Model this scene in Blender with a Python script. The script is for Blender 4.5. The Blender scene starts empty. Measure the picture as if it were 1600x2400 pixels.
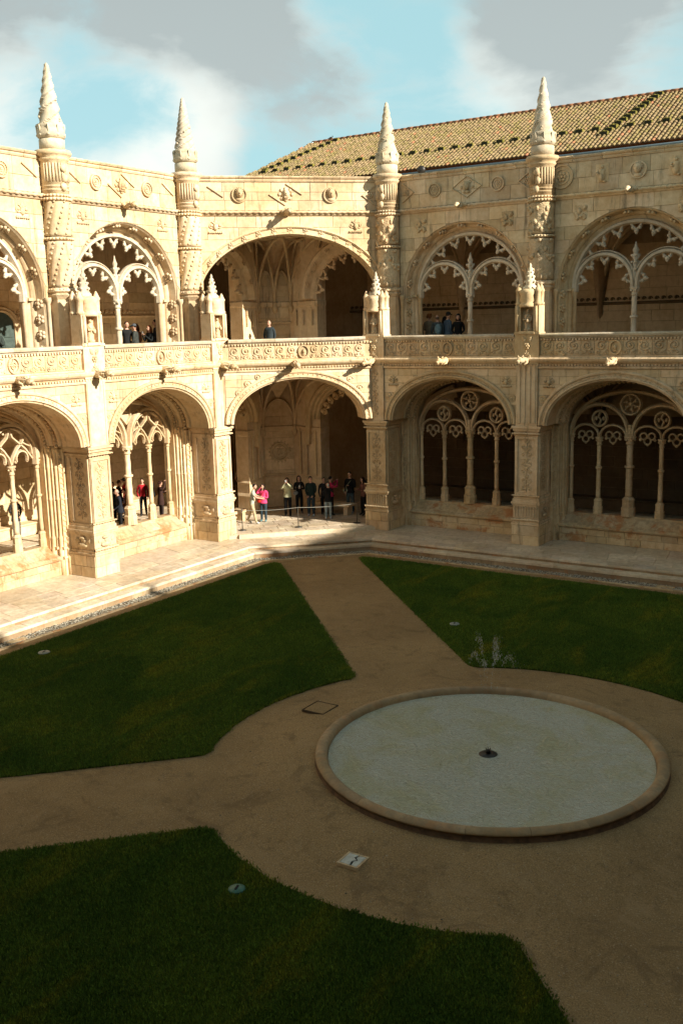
import bpy, math, random
import numpy as np
from mathutils import Vector, Matrix
from mathutils import noise as mnoise
PI = math.pi
rnd = random.Random(7)
S = bpy.context.scene
COL = S.collection

# ------------------------------------------------------------------ camera, world, sun, exposure
CAM = Vector((25.68, -35.15, 8.885))
YAW, PITCH, ROLL = math.radians(33.209), math.radians(-10.62), math.radians(1.383)
F = Vector((-math.sin(YAW) * math.cos(PITCH), math.cos(YAW) * math.cos(PITCH), math.sin(PITCH)))
R0 = Vector((math.cos(YAW), math.sin(YAW), 0)); U0 = R0.cross(F)
RC = R0 * math.cos(ROLL) - U0 * math.sin(ROLL); UC = R0 * math.sin(ROLL) + U0 * math.cos(ROLL)
cd = bpy.data.cameras.new('camera'); co = bpy.data.objects.new('camera', cd); COL.objects.link(co)
cd.sensor_fit = 'VERTICAL'; cd.sensor_height = 36; cd.lens = 35.08; cd.clip_start = 0.1; cd.clip_end = 2000
co.matrix_world = Matrix(((RC.x, UC.x, -F.x, CAM.x), (RC.y, UC.y, -F.y, CAM.y), (RC.z, UC.z, -F.z, CAM.z), (0, 0, 0, 1)))
S.camera = co
S.view_settings.view_transform = 'Standard'; S.view_settings.look = 'None'
S.view_settings.exposure = 1.14; S.view_settings.gamma = 1; S.view_settings.use_curve_mapping = False
S.cycles.diffuse_bounces = 8; S.cycles.max_bounces = 12; S.cycles.transparent_max_bounces = 16

SUN_EL, SUN_AZ = math.radians(27.0), math.radians(-0.6)      # azimuth from +x towards +y
sd = Vector((math.cos(SUN_AZ) * math.cos(SUN_EL), math.sin(SUN_AZ) * math.cos(SUN_EL), math.sin(SUN_EL)))
sl = bpy.data.lights.new('sun', 'SUN'); sl.energy = 5.0; sl.angle = math.radians(0.5); sl.color = (1.0, 0.92, 0.78)
so = bpy.data.objects.new('sun', sl); COL.objects.link(so); so.rotation_euler = sd.to_track_quat('Z', 'Y').to_euler(); so.location = (60, 0, 50)


class NT:
    """tiny helper to write node trees"""
    def __init__(s, tree):
        s.t = tree; s.n = tree.nodes; s.l = tree.links
    def __call__(s, kind, ins=None, **kw):
        nd = s.n.new(kind)
        for k, v in kw.items(): setattr(nd, k, v)
        for k, v in (ins or {}).items():
            sock = nd.inputs[k]
            if isinstance(v, bpy.types.NodeSocket): s.l.new(v, sock)
            else: sock.default_value = v
        return nd
    def math(s, op, a, b=None, c=None, clamp=False):
        nd = s.n.new('ShaderNodeMath'); nd.operation = op; nd.use_clamp = clamp
        for i, v in enumerate((a, b, c)):
            if v is None: continue
            if isinstance(v, bpy.types.NodeSocket): s.l.new(v, nd.inputs[i])
            else: nd.inputs[i].default_value = v
        return nd.outputs[0]
    def mix(s, f, a, b, blend='MIX'):
        nd = s.n.new('ShaderNodeMix'); nd.data_type = 'RGBA'; nd.blend_type = blend
        for i, v in ((0, f), (6, a), (7, b)):
            if isinstance(v, bpy.types.NodeSocket): s.l.new(v, nd.inputs[i])
            else: nd.inputs[i].default_value = (v if i == 0 else (*v, 1) if len(v) == 3 else v)
        return nd.outputs[2]
    def ramp(s, f, a, b, va=0.0, vb=1.0):
        nd = s.n.new('ShaderNodeMapRange'); nd.clamp = True; nd.interpolation_type = 'SMOOTHSTEP'
        s.l.new(f, nd.inputs[0]); nd.inputs[1].default_value = a; nd.inputs[2].default_value = b
        nd.inputs[3].default_value = va; nd.inputs[4].default_value = vb
        return nd.outputs[0]
    def noise(s, vec, scale, detail=4, rough=0.55, dist=0.0):
        nd = s.n.new('ShaderNodeTexNoise'); nd.inputs['Scale'].default_value = scale
        nd.inputs['Detail'].default_value = detail; nd.inputs['Roughness'].default_value = rough; nd.inputs['Distortion'].default_value = dist
        s.l.new(vec, nd.inputs['Vector']); return nd.outputs['Fac']


W = bpy.data.worlds.new('World'); S.world = W; W.use_nodes = True
W.node_tree.nodes.clear(); n = NT(W.node_tree)
sky = n('ShaderNodeTexSky', sky_type='NISHITA', sun_disc=False, sun_elevation=SUN_EL, sun_rotation=PI / 2 - SUN_AZ, air_density=1.0, dust_density=0.6, ozone_density=1.5)
tc = n('ShaderNodeTexCoord'); gen = tc.outputs['Generated']
skyc = n.mix(0.7, sky.outputs[0], (5.3, 8.9, 9.1))            # milky winter sky
# clouds: noise over the direction, flattened with height, plus the cloud banks seen in this direction
mp = n('ShaderNodeMapping', {'Vector': gen, 'Scale': (1, 1, 2.0), 'Rotation': (0, .15, 0)})
c1 = n.noise(mp.outputs[0], 4.2, 9, 0.58, 0.5); c2 = n.noise(mp.outputs[0], 15.0, 8, 0.62, 0.6)
def pixdir(px, py):
    return (F * 2338.7 + RC * (px - 800) - UC * (py - 1200)).normalized()
acc = n.math('MULTIPLY_ADD', c1, 1.7, -0.34)
acc = n.math('ADD', acc, n.math('MULTIPLY', n.math('SUBTRACT', c2, 0.5), 0.55))
banks = [(150, 10, 0.09, 0.45), (-60, 40, 0.07, 0.4), (330, 30, 0.07, 0.42), (600, 40, 0.06, 0.3), (480, 0, 0.08, 0.30), (640, 180, 0.085, 0.24), (800, 200, 0.07, 0.2), (520, 260, 0.06, 0.20), (600, 330, 0.06, 0.2), (20, 340, 0.05, 0.34), (230, 345, 0.06, 0.34), (430, 330, 0.055, 0.40), (1320, 60, 0.10, 0.30), (1500, 40, 0.13, 0.32), (1250, 180, 0.06, 0.22), (1050, 30, 0.05, 0.16),
         (790, 60, 0.05, -0.30), (60, 190, 0.07, -0.36), (200, 200, 0.07, -0.36), (330, 190, 0.065, -0.36), (430, 210, 0.035, -0.2), (580, 400, 0.03, -0.2), (1040, 190, 0.07, -0.42), (960, 130, 0.05, -0.3), (590, 370, 0.02, -0.1), (1560, 150, 0.04, -0.2)]
for px, py, rad, amp in banks:
    d = pixdir(px, py)
    dp = n('ShaderNodeVectorMath', {0: gen, 1: d[:]}, operation='DOT_PRODUCT').outputs['Value']
    acc = n.math('ADD', acc, n.ramp(dp, math.cos(rad * 1.25), 1.0, 0.0, amp * .62))
mask = n.ramp(acc, 0.22, 0.84)
shade = n.ramp(n.math('ADD', n.noise(mp.outputs[0], 4.3, 5, 0.5), n.math('MULTIPLY', acc, -0.35)), 0.10, 0.46)
sepz = n('ShaderNodeSeparateXYZ', {0: gen}).outputs[2]
low = n.ramp(sepz, 0.10, 0.27, 0.50, -0.25)
cloudc = n.mix(n.math('ADD', shade, low, clamp=True), (4.9, 5.6, 5.6), (9.0, 9.7, 9.2))
for px, py, rad in ((430, 330, .075), (250, 350, .08), (20, 350, .07)):
    dp = n('ShaderNodeVectorMath', {0: gen, 1: pixdir(px, py)[:]}, operation='DOT_PRODUCT').outputs['Value']
    cloudc = n.mix(n.ramp(dp, math.cos(rad), 1.0, 0.0, 0.8), cloudc, (10.2, 10.6, 9.9))
# cloud greys towards the view's top; added overhead darkening cuts the court's fill light
overhead_dim = n.ramp(sepz, 0.16, 0.75)
cloudc = n.mix(overhead_dim, cloudc, n.mix(1.0, cloudc, (0.52, 0.54, 0.55), 'MULTIPLY'))
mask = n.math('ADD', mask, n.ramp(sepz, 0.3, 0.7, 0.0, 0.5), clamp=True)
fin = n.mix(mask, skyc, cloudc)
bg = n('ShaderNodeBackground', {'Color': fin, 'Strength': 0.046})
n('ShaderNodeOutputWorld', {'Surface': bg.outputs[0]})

# ------------------------------------------------------------------ materials
MATS = {}
def new_mat(name):
    m = bpy.data.materials.new(name); m.use_nodes = True; m.node_tree.nodes.clear(); MATS[name] = m
    return m, NT(m.node_tree)
def finish(n, col, rough=0.85, bump=None, bstr=0.5, bdist=0.02, spec=0.3, extra=None):
    ins = {'Base Color': col if isinstance(col, bpy.types.NodeSocket) else (*col, 1), 'Roughness': rough, 'Specular IOR Level': spec}
    if bump is not None:
        b = n('ShaderNodeBump', {'Height': bump, 'Strength': bstr, 'Distance': bdist}); ins['Normal'] = b.outputs[0]
    ins.update(extra or {})
    p = n('ShaderNodeBsdfPrincipled', ins)
    n('ShaderNodeOutputMaterial', {'Surface': p.outputs[0]})
    return p

def stone_mat(name, a, b, carve=0.0, dirt=0.5, rust=0.0, cscale=7.0, rough=0.85, fine=0.5):
    m, n = new_mat(name)
    pos = n('ShaderNodeNewGeometry').outputs['Position']
    nrm = n('ShaderNodeNewGeometry').outputs['Normal']
    oi = n('ShaderNodeObjectInfo').outputs['Random']
    big = n.noise(pos, 0.7, 5, 0.6); mid = n.noise(pos, 5, 5, 0.65); fin_ = n.noise(pos, 38, 4, 0.7)
    col = n.mix(n.ramp(big, 0.35, 0.65), a, b)
    col = n.mix(n.ramp(mid, 0.3, 0.75), col, n.mix(1.0, col, (0.83, 0.78, 0.72), 'MULTIPLY'))
    v = n.math('MULTIPLY_ADD', oi, 0.32, 0.82)
    cb = n('ShaderNodeCombineXYZ', {0: v, 1: v, 2: n.math('MULTIPLY_ADD', n.math('FRACT', n.math('MULTIPLY', oi, 7.3)), 0.10, n.math('SUBTRACT', v, 0.06))})
    col = n.mix(1.0, col, cb.outputs[0], 'MULTIPLY')
    # lichen and soot: on ledges and in vertical runs
    st = n('ShaderNodeMapping', {'Vector': pos, 'Scale': (4.5, 4.5, 0.55)})
    run = n.noise(st.outputs[0], 1.0, 6, 0.7)
    nz = n('ShaderNodeSeparateXYZ', {0: nrm}).outputs[2]
    led = n.math('MULTIPLY', n.ramp(nz, 0.35, 0.9), n.ramp(n.noise(pos, 6, 5, 0.7), 0.42, 0.6))
    d = n.math('MAXIMUM', n.math('MULTIPLY', n.ramp(run, 0.53, 0.72), 0.8), n.math('MULTIPLY', led, 0.75))
    col = n.mix(n.math('MULTIPLY', d, dirt), col, (0.17, 0.135, 0.085))
    spots = n.ramp(n.noise(pos, 17, 5, 0.75), 0.62, 0.72)
    col = n.mix(n.math('MULTIPLY', spots, 0.45 * dirt), col, (0.12, 0.10, 0.07))
    if rust:
        rr = n.math('MULTIPLY', n.ramp(n.noise(pos, 1.3, 6, 0.7, 0.4), 0.5, 0.62), rust)
        col = n.mix(rr, col, (0.36, 0.15, 0.05))
    h = n.math('ADD', n.math('MULTIPLY', fin_, 0.35), n.math('MULTIPLY', mid, 0.9))
    if carve:
        # shallow foliate relief between the modelled scrolls
        wv = n('ShaderNodeTexVoronoi', {'Vector': n('ShaderNodeVectorMath', {0: pos, 1: n('ShaderNodeTexNoise', {'Vector': pos, 'Scale': 4.0}).outputs['Color']}, operation='ADD').outputs[0], 'Scale': cscale}, feature='SMOOTH_F1')
        h = n.math('ADD', h, n.math('MULTIPLY', n.ramp(wv.outputs['Distance'], 0.1, 0.55), -carve * 3))
        col = n.mix(n.math('MULTIPLY', n.ramp(wv.outputs['Distance'], 0.35, 0.7), 0.18 * carve), col, (0.26, 0.18, 0.10))  # shade of the relief's hollows painted into the colour
    finish(n, col, rough, h, fine, 0.03)
    return m
stone_mat('limestone', (0.70, 0.565, 0.38), (0.61, 0.445, 0.265), dirt=1.0)
stone_mat('limestone_carved', (0.66, 0.52, 0.34), (0.56, 0.405, 0.235), carve=0.7, dirt=0.7, cscale=9, fine=0.5)
stone_mat('limestone_fine', (0.69, 0.55, 0.37), (0.60, 0.445, 0.265), carve=0.4, dirt=0.65, cscale=16, fine=0.35)
stone_mat('limestone_pale', (0.63, 0.555, 0.43), (0.54, 0.455, 0.33), dirt=0.6)
stone_mat('limestone_shaded', (0.22, 0.15, 0.085), (0.15, 0.10, 0.055), dirt=0.6)  # inner stone with the right gallery's shade put into its colour
stone_mat('limestone_mortar', (0.52, 0.40, 0.26), (0.42, 0.31, 0.19), dirt=0.7)
stone_mat('limestone_bench', (0.58, 0.47, 0.31), (0.50, 0.37, 0.215), dirt=0.6, rust=0.8)
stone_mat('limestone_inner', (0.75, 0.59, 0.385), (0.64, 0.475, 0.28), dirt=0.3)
stone_mat('limestone_paving', (0.66, 0.575, 0.455), (0.54, 0.45, 0.335), dirt=0.4, rust=0.12, rough=0.45)
stone_mat('limestone_step', (0.40, 0.31, 0.20), (0.30, 0.21, 0.125), dirt=0.9, rust=0.5)
stone_mat('limestone_basin', (0.36, 0.26, 0.15), (0.27, 0.185, 0.10), dirt=0.6, rust=0.25)


def simple(name, col, rough=0.7, spec=0.3, metal=0.0, var=0.0, bump=0.0, scale=30):
    m, n = new_mat(name)
    pos = n('ShaderNodeNewGeometry').outputs['Position']
    ns = n.noise(pos, scale, 3, 0.6)
    c = n.mix(n.ramp(ns, 0.3, 0.7), col, tuple(x * (1 - var) for x in col)) if var else (*col, 1)
    finish(n, c if var else col, rough, ns if bump else None, bump, 0.01, spec, {'Metallic': metal})
    return m
simple('gutter_metal', (0.17, 0.23, 0.26), 0.5, var=0.15, scale=3)
simple('foot_stone', (0.13, 0.075, 0.04), 0.9, var=0.5, scale=7, bump=.5)  # dark reddish brown for the ring under the basin rim
simple('rust_frame', (0.09, 0.06, 0.035), 0.9, var=0.4, scale=20)
simple('dark_metal', (0.035, 0.033, 0.03), 0.4, metal=0.6)
simple('post_metal', (0.16, 0.16, 0.15), 0.35, metal=0.8)
simple('rope_fabric', (0.25, 0.25, 0.22), 0.7)
simple('door_paint', (0.06, 0.085, 0.075), 0.5, var=0.3, scale=8)
simple('plate_white', (0.50, 0.51, 0.46), 0.6, var=0.35, scale=6)
simple('plate_green', (0.035, 0.13, 0.095), 0.4, var=0.2)
simple('plate_grey', (0.24, 0.27, 0.25), 0.5, var=0.3)
simple('hole_dark', (0.01, 0.01, 0.01), 0.9)
simple('moss', (0.22, 0.19, 0.035), 0.95, var=0.6, scale=14, bump=0.8)
simple('moss_dark', (0.035, 0.035, 0.02), 0.95, var=0.5, scale=14)
simple('ridge_clay', (0.30, 0.13, 0.06), 0.9, var=0.45, scale=3, bump=0.4)
simple('skin', (0.50, 0.29, 0.20), 0.55, var=0.1)
simple('phone_glass', (0.55, 0.56, 0.55), 0.2, 0.5)
simple('interior_dark', (0.16, 0.11, 0.065), 0.95, var=0.4, scale=2)

# gravel ground
m, n = new_mat('sandy_gravel')
pos = n('ShaderNodeNewGeometry').outputs['Position']
g1 = n.noise(pos, 0.35, 5, 0.6, 0.5); g2 = n.noise(pos, 2.6, 6, 0.7, 0.6); g3 = n.noise(pos, 42, 3, 0.8); g4 = n.noise(pos, 130, 2, 0.8)
col = n.mix(n.ramp(g1, 0.3, 0.7), (0.345, 0.238, 0.118), (0.268, 0.182, 0.09))
col = n.mix(n.math('MULTIPLY', n.ramp(g2, 0.5, 0.72), 0.5), col, (0.17, 0.12, 0.07))
col = n.mix(n.ramp(g3, 0.25, 0.8), n.mix(1.0, col, (0.55, 0.52, 0.48), 'MULTIPLY'), n.mix(1.0, col, (1.38, 1.36, 1.34), 'MULTIPLY'))
vor = n('ShaderNodeTexVoronoi', {'Vector': pos, 'Scale': 55.0}, feature='F1')
col = n.mix(n.math('MULTIPLY', n.ramp(n('ShaderNodeSeparateColor', {0: vor.outputs['Color']}).outputs[0], 0.93, 0.97), 0.35), col, (0.45, 0.38, 0.27))
g5 = n.noise(pos, 0.9, 7, 0.72, 1.2); col = n.mix(n.math('MULTIPLY', n.ramp(g5, 0.52, 0.66), 0.4), col, (0.36, 0.25, 0.135)); col = n.mix(n.math('MULTIPLY', n.ramp(g5, 0.46, 0.36), 0.45), col, (0.13, 0.085, 0.045))
finish(n, col, 0.95, n.math('ADD', g3, n.math('ADD', n.math('MULTIPLY', g4, 0.5), n.math('MULTIPLY', g2, 1.2))), 0.8, 0.03, 0.15)

# turf soil and blades
m, n = new_mat('turf')
pos = n('ShaderNodeNewGeometry').outputs['Position']
g1 = n.noise(pos, 0.42, 5, 0.65, 0.8); g2 = n.noise(pos, 3.5, 5, 0.7); g3 = n.noise(pos, 60, 3, 0.8)
def turf_col(n, pos, g1, g2):
    c = n.mix(n.ramp(g1, 0.3, 0.72), (0.036, 0.068, 0.011), (0.070, 0.104, 0.015))
    st = n('ShaderNodeMapping', {'Vector': pos, 'Scale': (0.9, 0.28, 1), 'Rotation': (0, 0, 0.9)})
    yel = n.ramp(n.noise(st.outputs[0], 0.9, 6, 0.68, 0.5), 0.50, 0.70)
    c = n.mix(n.math('MULTIPLY', yel, 0.5), c, (0.17, 0.145, 0.014))
    return n.mix(n.math('MULTIPLY', n.ramp(g2, 0.5, 0.75), 0.5), c, (0.022, 0.045, 0.008))
c = turf_col(n, pos, g1, g2)
c = n.mix(n.ramp(g3, 0.3, 0.75), n.mix(1.0, c, (0.45, 0.45, 0.45), 'MULTIPLY'), n.mix(1.0, c, (1.3, 1.3, 1.2), 'MULTIPLY'))
finish(n, c, 1.0, g3, 1.0, 0.05, 0.05)
m, n = new_mat('grass_blade')
pos = n('ShaderNodeNewGeometry').outputs['Position']
g1 = n.noise(pos, 0.42, 5, 0.65, 0.8); g2 = n.noise(pos, 3.5, 5, 0.7)
c = turf_col(n, pos, g1, g2)
at = n('ShaderNodeVertexColor', layer_name='Col').outputs[0]
c = n.mix(1.0, c, at, 'MULTIPLY')
c = n.mix(1.0, c, (1.9, 1.9, 1.7), 'MULTIPLY')
finish(n, c, 0.8, None, spec=0.15)

# per-face coloured stuff
for nm, r in (('roof_clay', 0.95), ('pebble', 0.8)):
    m, n = new_mat(nm)
    pos = n('ShaderNodeNewGeometry').outputs['Position']
    at = n('ShaderNodeVertexColor', layer_name='Col').outputs[0]
    ns = n.noise(pos, 12 if nm == 'roof_clay' else 60, 4, 0.7)
    c = n.mix(n.ramp(ns, 0.3, 0.75), n.mix(1.0, at, (0.6, 0.6, 0.55), 'MULTIPLY'), n.mix(1.0, at, (1.2, 1.18, 1.1), 'MULTIPLY'))
    if nm == 'roof_clay':
        li = n.math('MULTIPLY', n.ramp(n.noise(pos, 1.5, 6, 0.75), 0.47, 0.62), 0.5)
        c = n.mix(li, c, (0.215, 0.17, 0.055))
    finish(n, c, r, ns, 0.5, 0.02)

# water and its spray
m, n = new_mat('basin_water')
pos = n('ShaderNodeNewGeometry').outputs['Position']
ring = None
for cx, cy, fr in ((17.0, -17.0, 46), (18.9, -17.6, 52), (18.3, -18.9, 40), (16.4, -18.4, 48), (17.1, -19.3, 44), (16.9, -16.0, 50), (18.6, -16.5, 47)):
    dd = n('ShaderNodeVectorMath', {0: pos, 1: (cx, cy, 0.27)}, operation='DISTANCE').outputs['Value']
    wv = n.math('MULTIPLY', n.math('SINE', n.math('MULTIPLY', n.math('ADD', dd, n.math('MULTIPLY', n.noise(pos, 2.2, 2), 0.25)), fr)), n.ramp(dd, 0.1, 1.3, 1.0, 0.0))
    ring = wv if ring is None else n.math('ADD', ring, wv)
rip = n.noise(pos, 9, 4, 0.6, 1.5)
rip2 = n.noise(pos, 26, 3, 0.6, 1.0)
hgt = n.math('ADD', n.math('MULTIPLY', ring, 0.22), n.math('ADD', n.math('MULTIPLY', rip, 4.5), n.math('MULTIPLY', rip2, 0.9)))
bp = n('ShaderNodeBump', {'Height': hgt, 'Strength': 0.9, 'Distance': 0.02})
fr_ = n('ShaderNodeFresnel', {'IOR': 1.33, 'Normal': bp.outputs[0]})
gl = n('ShaderNodeBsdfGlossy', {'Roughness': 0.03, 'Color': (1, 1, 1, 1), 'Normal': bp.outputs[0]})
mcol = n.mix(n.ramp(n.noise(pos, 0.8, 5, 0.6, 0.6), 0.4, 0.68), (0.62, 0.65, 0.56), (0.56, 0.57, 0.38))
milk = n('ShaderNodeBsdfDiffuse', {'Color': mcol, 'Normal': bp.outputs[0]})
tr = n('ShaderNodeBsdfTransparent', {'Color': (0.90, 0.94, 0.84, 1)})
body = n('ShaderNodeMixShader', {0: 0.72, 1: tr.outputs[0], 2: milk.outputs[0]})
ms = n('ShaderNodeMixShader', {0: fr_.outputs[0], 1: body.outputs[0], 2: gl.outputs[0]})
n('ShaderNodeOutputMaterial', {'Surface': ms.outputs[0]})
m, n = new_mat('basin_floor')
pos = n('ShaderNodeNewGeometry').outputs['Position']
a1 = n.noise(pos, 1.1, 5, 0.65, 0.6)
c = n.mix(n.ramp(a1, 0.35, 0.7), (0.78, 0.79, 0.68), (0.58, 0.57, 0.36))
finish(n, c, 0.8)
m, n = new_mat('water_drop')
gl = n('ShaderNodeBsdfGlass', {'IOR': 1.33, 'Roughness': 0.0}); df = n('ShaderNodeBsdfDiffuse', {'Color': (0.85, 0.87, 0.85, 1)})
n('ShaderNodeOutputMaterial', {'Surface': n('ShaderNodeMixShader', {0: 0.35, 1: gl.outputs[0], 2: df.outputs[0]}).outputs[0]})

# ------------------------------------------------------------------ mesh builder
class MB:
    def __init__(s): s.v = []; s.f = []; s.m = []; s.s = []; s.c = None
    def add(s, vs, fs, mat=0, smooth=False):
        o = len(s.v); s.v.extend(vs); s.f.extend(tuple(i + o for i in f) for f in fs)
        s.m.extend([mat] * len(fs)); s.s.extend([smooth] * len(fs)); return s
    def box(s, x0, x1, y0, y1, z0, z1, mat=0):
        vs = [(x0, y0, z0), (x1, y0, z0), (x1, y1, z0), (x0, y1, z0), (x0, y0, z1), (x1, y0, z1), (x1, y1, z1), (x0, y1, z1)]
        return s.add(vs, [(0, 3, 2, 1), (4, 5, 6, 7), (0, 1, 5, 4), (1, 2, 6, 5), (2, 3, 7, 6), (3, 0, 4, 7)], mat)
    def plate(s, pts, w0, w1, ch=0.012, mat=0):
        """stone whose face is the polygon pts (u,z), front at depth w0 with chamfered arrises, back at w1"""
        k = len(pts); cu = sum(p[0] for p in pts) / k; cz = sum(p[1] for p in pts) / k
        fr = []
        for u, z in pts:
            du, dz = cu - u, cz - z; L = math.hypot(du, dz) + 1e-6; t = min(ch * 1.4 / L, 0.4)
            fr.append((u + du * t, w0, z + dz * t))
        mid = [(u, w0 + ch, z) for u, z in pts]; bk = [(u, w1, z) for u, z in pts]
        fs = [tuple(range(k))]
        for a in range(k):
            b = (a + 1) % k
            fs += [(a, k + a, k + b, b), (k + a, 2 * k + a, 2 * k + b, k + b)]
        return s.add(fr + mid + bk, fs, mat)
    def sweep(s, path, prof, w=0.0, closed=False, pclosed=True, mat=0, smooth=False, caps=True):
        """prof (a = outward in plane, b = depth) swept along path (u,z)"""
        N = len(path); K = len(prof); vs = []; fs = []
        for i in range(N):
            p0 = path[(i - 1) % N] if (closed or i > 0) else path[i]; p1 = path[(i + 1) % N] if (closed or i < N - 1) else path[i]
            tu, tz = p1[0] - p0[0], p1[1] - p0[1]; L = math.hypot(tu, tz) + 1e-9; nu, nz = -tz / L, tu / L
            for a, b in prof: vs.append((path[i][0] + a * nu, w + b, path[i][1] + a * nz))
        for i in range(N if closed else N - 1):
            j = (i + 1) % N
            for k in range(K if pclosed else K - 1):
                l = (k + 1) % K; fs.append((i * K + k, i * K + l, j * K + l, j * K + k))
        if caps and pclosed and not closed:
            fs.append(tuple(range(K))[::-1]); fs.append(tuple((N - 1) * K + k for k in range(K)))
        return s.add(vs, fs, mat, smooth)
    def extr(s, prof, u0, u1, mat=0, closed=True):
        """prof of (w,z) extruded along u"""
        K = len(prof); vs = [(u0, w, z) for w, z in prof] + [(u1, w, z) for w, z in prof]
        fs = [(k, (k + 1) % K, K + (k + 1) % K, K + k) for k in range(K if closed else K - 1)]
        if closed: fs += [tuple(range(K))[::-1], tuple(range(K, 2 * K))]
        return s.add(vs, fs, mat)
    def tube(s, path, r, k=6, mat=0, smooth=True, flat=1.0):
        N = len(path); vs = []; fs = []; P = [Vector(p) for p in path]
        up = Vector((0.12, 1, 0.07)).normalized()
        for i in range(N):
            t = (P[min(i + 1, N - 1)] - P[max(i - 1, 0)]);
            if t.length < 1e-9: t = Vector((0, 0, 1))
            t.normalize(); a = t.cross(up)
            if a.length < 0.05: a = t.cross(Vector((1, 0, 0)))
            a.normalize(); b = t.cross(a); rr = r[i] if isinstance(r, (list, tuple)) else r
            for j in range(k):
                q = 2 * PI * j / k; vs.append(tuple(P[i] + a * (rr * math.cos(q)) + b * (rr * flat * math.sin(q))))
        for i in range(N - 1):
            for j in range(k):
                l = (j + 1) % k; fs.append((i * k + j, i * k + l, (i + 1) * k + l, (i + 1) * k + j))
        fs.append(tuple(range(k))[::-1]); fs.append(tuple((N - 1) * k + j for j in range(k)))
        return s.add(vs, fs, mat, smooth)
    def lathe(s, x, y, prof, seg=12, mat=0, smooth=True, tw=None, a0=0.0, sq=None):
        """prof [(r,z)]; tw(theta, z) multiplies the radius; sq: per-ring squareness"""
        vs = []; fs = []; N = len(prof)
        for i, (r, z) in enumerate(prof):
            for j in range(seg):
                q = a0 + 2 * PI * j / seg; rr = r * (tw(q, z) if tw else 1)
                vs.append((x + rr * math.cos(q), y + rr * math.sin(q), z))
        for i in range(N - 1):
            for j in range(seg):
                l = (j + 1) % seg; fs.append((i * seg + j, i * seg + l, (i + 1) * seg + l, (i + 1) * seg + j))
        fs.append(tuple(range(seg))[::-1]); fs.append(tuple((N - 1) * seg + j for j in range(seg)))
        return s.add(vs, fs, mat, smooth)
    def blob(s, c, r, mat=0, a=7, b=4, jit=0.0):
        rx, ry, rz = (r, r, r) if not isinstance(r, (tuple, list)) else r
        vs = [(c[0], c[1], c[2] + rz)]; fs = []
        for i in range(1, b):
            p = PI * i / b
            for j in range(a):
                q = 2 * PI * j / a; k = 1 + (rnd.uniform(-jit, jit) if jit else 0)
                vs.append((c[0] + rx * k * math.sin(p) * math.cos(q), c[1] + ry * k * math.sin(p) * math.sin(q), c[2] + rz * k * math.cos(p)))
        vs.append((c[0], c[1], c[2] - rz)); L = len(vs) - 1
        for j in range(a):
            l = (j + 1) % a; fs.append((0, 1 + j, 1 + l)); fs.append((L, 1 + (b - 2) * a + l, 1 + (b - 2) * a + j))
            for i in range(b - 2): fs.append((1 + i * a + j, 1 + (i + 1) * a + j, 1 + (i + 1) * a + l, 1 + i * a + l))
        return s.add(vs, fs, mat, True)
    def mesh(s, name, mats):
        me = bpy.data.meshes.new(name); me.from_pydata(s.v, [], s.f)
        for mm in (mats if isinstance(mats, (list, tuple)) else [mats]): me.materials.append(MATS[mm])
        me.polygons.foreach_set('material_index', s.m); me.polygons.foreach_set('use_smooth', s.s)
        me.update(); return me

def link(name, me, parent=None, loc=(0, 0, 0), rz=0.0, label=None, cat=None, group=None, kind=None):
    o = bpy.data.objects.new(name, me); COL.objects.link(o); o.location = loc; o.rotation_euler = (0, 0, rz)
    if parent is not None: o.parent = parent
    tag(o, label, cat, group, kind); return o
def tag(o, label=None, cat=None, group=None, kind=None):
    for k, v in (('label', label), ('category', cat), ('group', group), ('kind', kind)):
        if v: o[k] = v
def empty(name, loc=(0, 0, 0), rz=0.0, **kw): return link(name, None, None, loc, rz, **kw)

# ------------------------------------------------------------------ sizes (metres)
B, C, D = 6.6, 4.473, 1.387           # bay, corner cut, setback of the upper storey
ZT, ZF, ZU, ZR = 0.42, 0.58, 7.36, 8.41   # terrace, lower gallery floor, upper floor, parapet top
ZC, ZB, ZTOP = 13.28, 14.5, 14.72
TR = 2.0                               # depth of the tracery plane
HW = 3.3
def arcp(cu, cz, a, b, t0, t1, n):
    return [(cu + a * math.cos(t0 + (t1 - t0) * i / n), cz + b * math.sin(t0 + (t1 - t0) * i / n)) for i in range(n + 1)]
def ltr(cu, cz, a, b, n, lo=0.0): return arcp(cu, cz, a, b, PI - lo, lo, n)

# ---------------- carving kit (all work in the u,z plane, raised towards -w)
def spiral(mb, u, z, r, w, turns=1.4, dr=1, ph=0.0, th=0.028, mat=0, n=16):
    pts = []; rs = []
    for i in range(n + 1):
        t = i / n; q = ph + dr * turns * 2 * PI * t; rr = r * (1 - t) ** 0.8 + 0.01
        pts.append((u + rr * math.cos(q), w, z + rr * math.sin(q))); rs.append(th * (1 - 0.3 * t))
    mb.tube(pts, rs, 5, mat); mb.blob((u, w, z), th * 1.7, mat, 6, 4)
def leaf(mb, u, z, L, ang, w, wid=0.4, mat=0):
    c, s_ = math.cos(ang), math.sin(ang); pts = []
    for t, k in ((0, .1), (.3, 1), (.65, .8), (1, .05)):
        for sg in (-1, 0, 1): pts.append((u + c * L * t - s_ * sg * k * L * wid * .5, w - (0.03 if sg == 0 else 0) * (1 if t not in (0, 1) else .3), z + s_ * L * t + c * sg * k * L * wid * .5))
    fs = []
    for i in range(3):
        for j in range(2): a = i * 3 + j; fs.append((a, a + 1, a + 4, a + 3))
    mb.add(pts, fs, mat, True)
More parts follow.
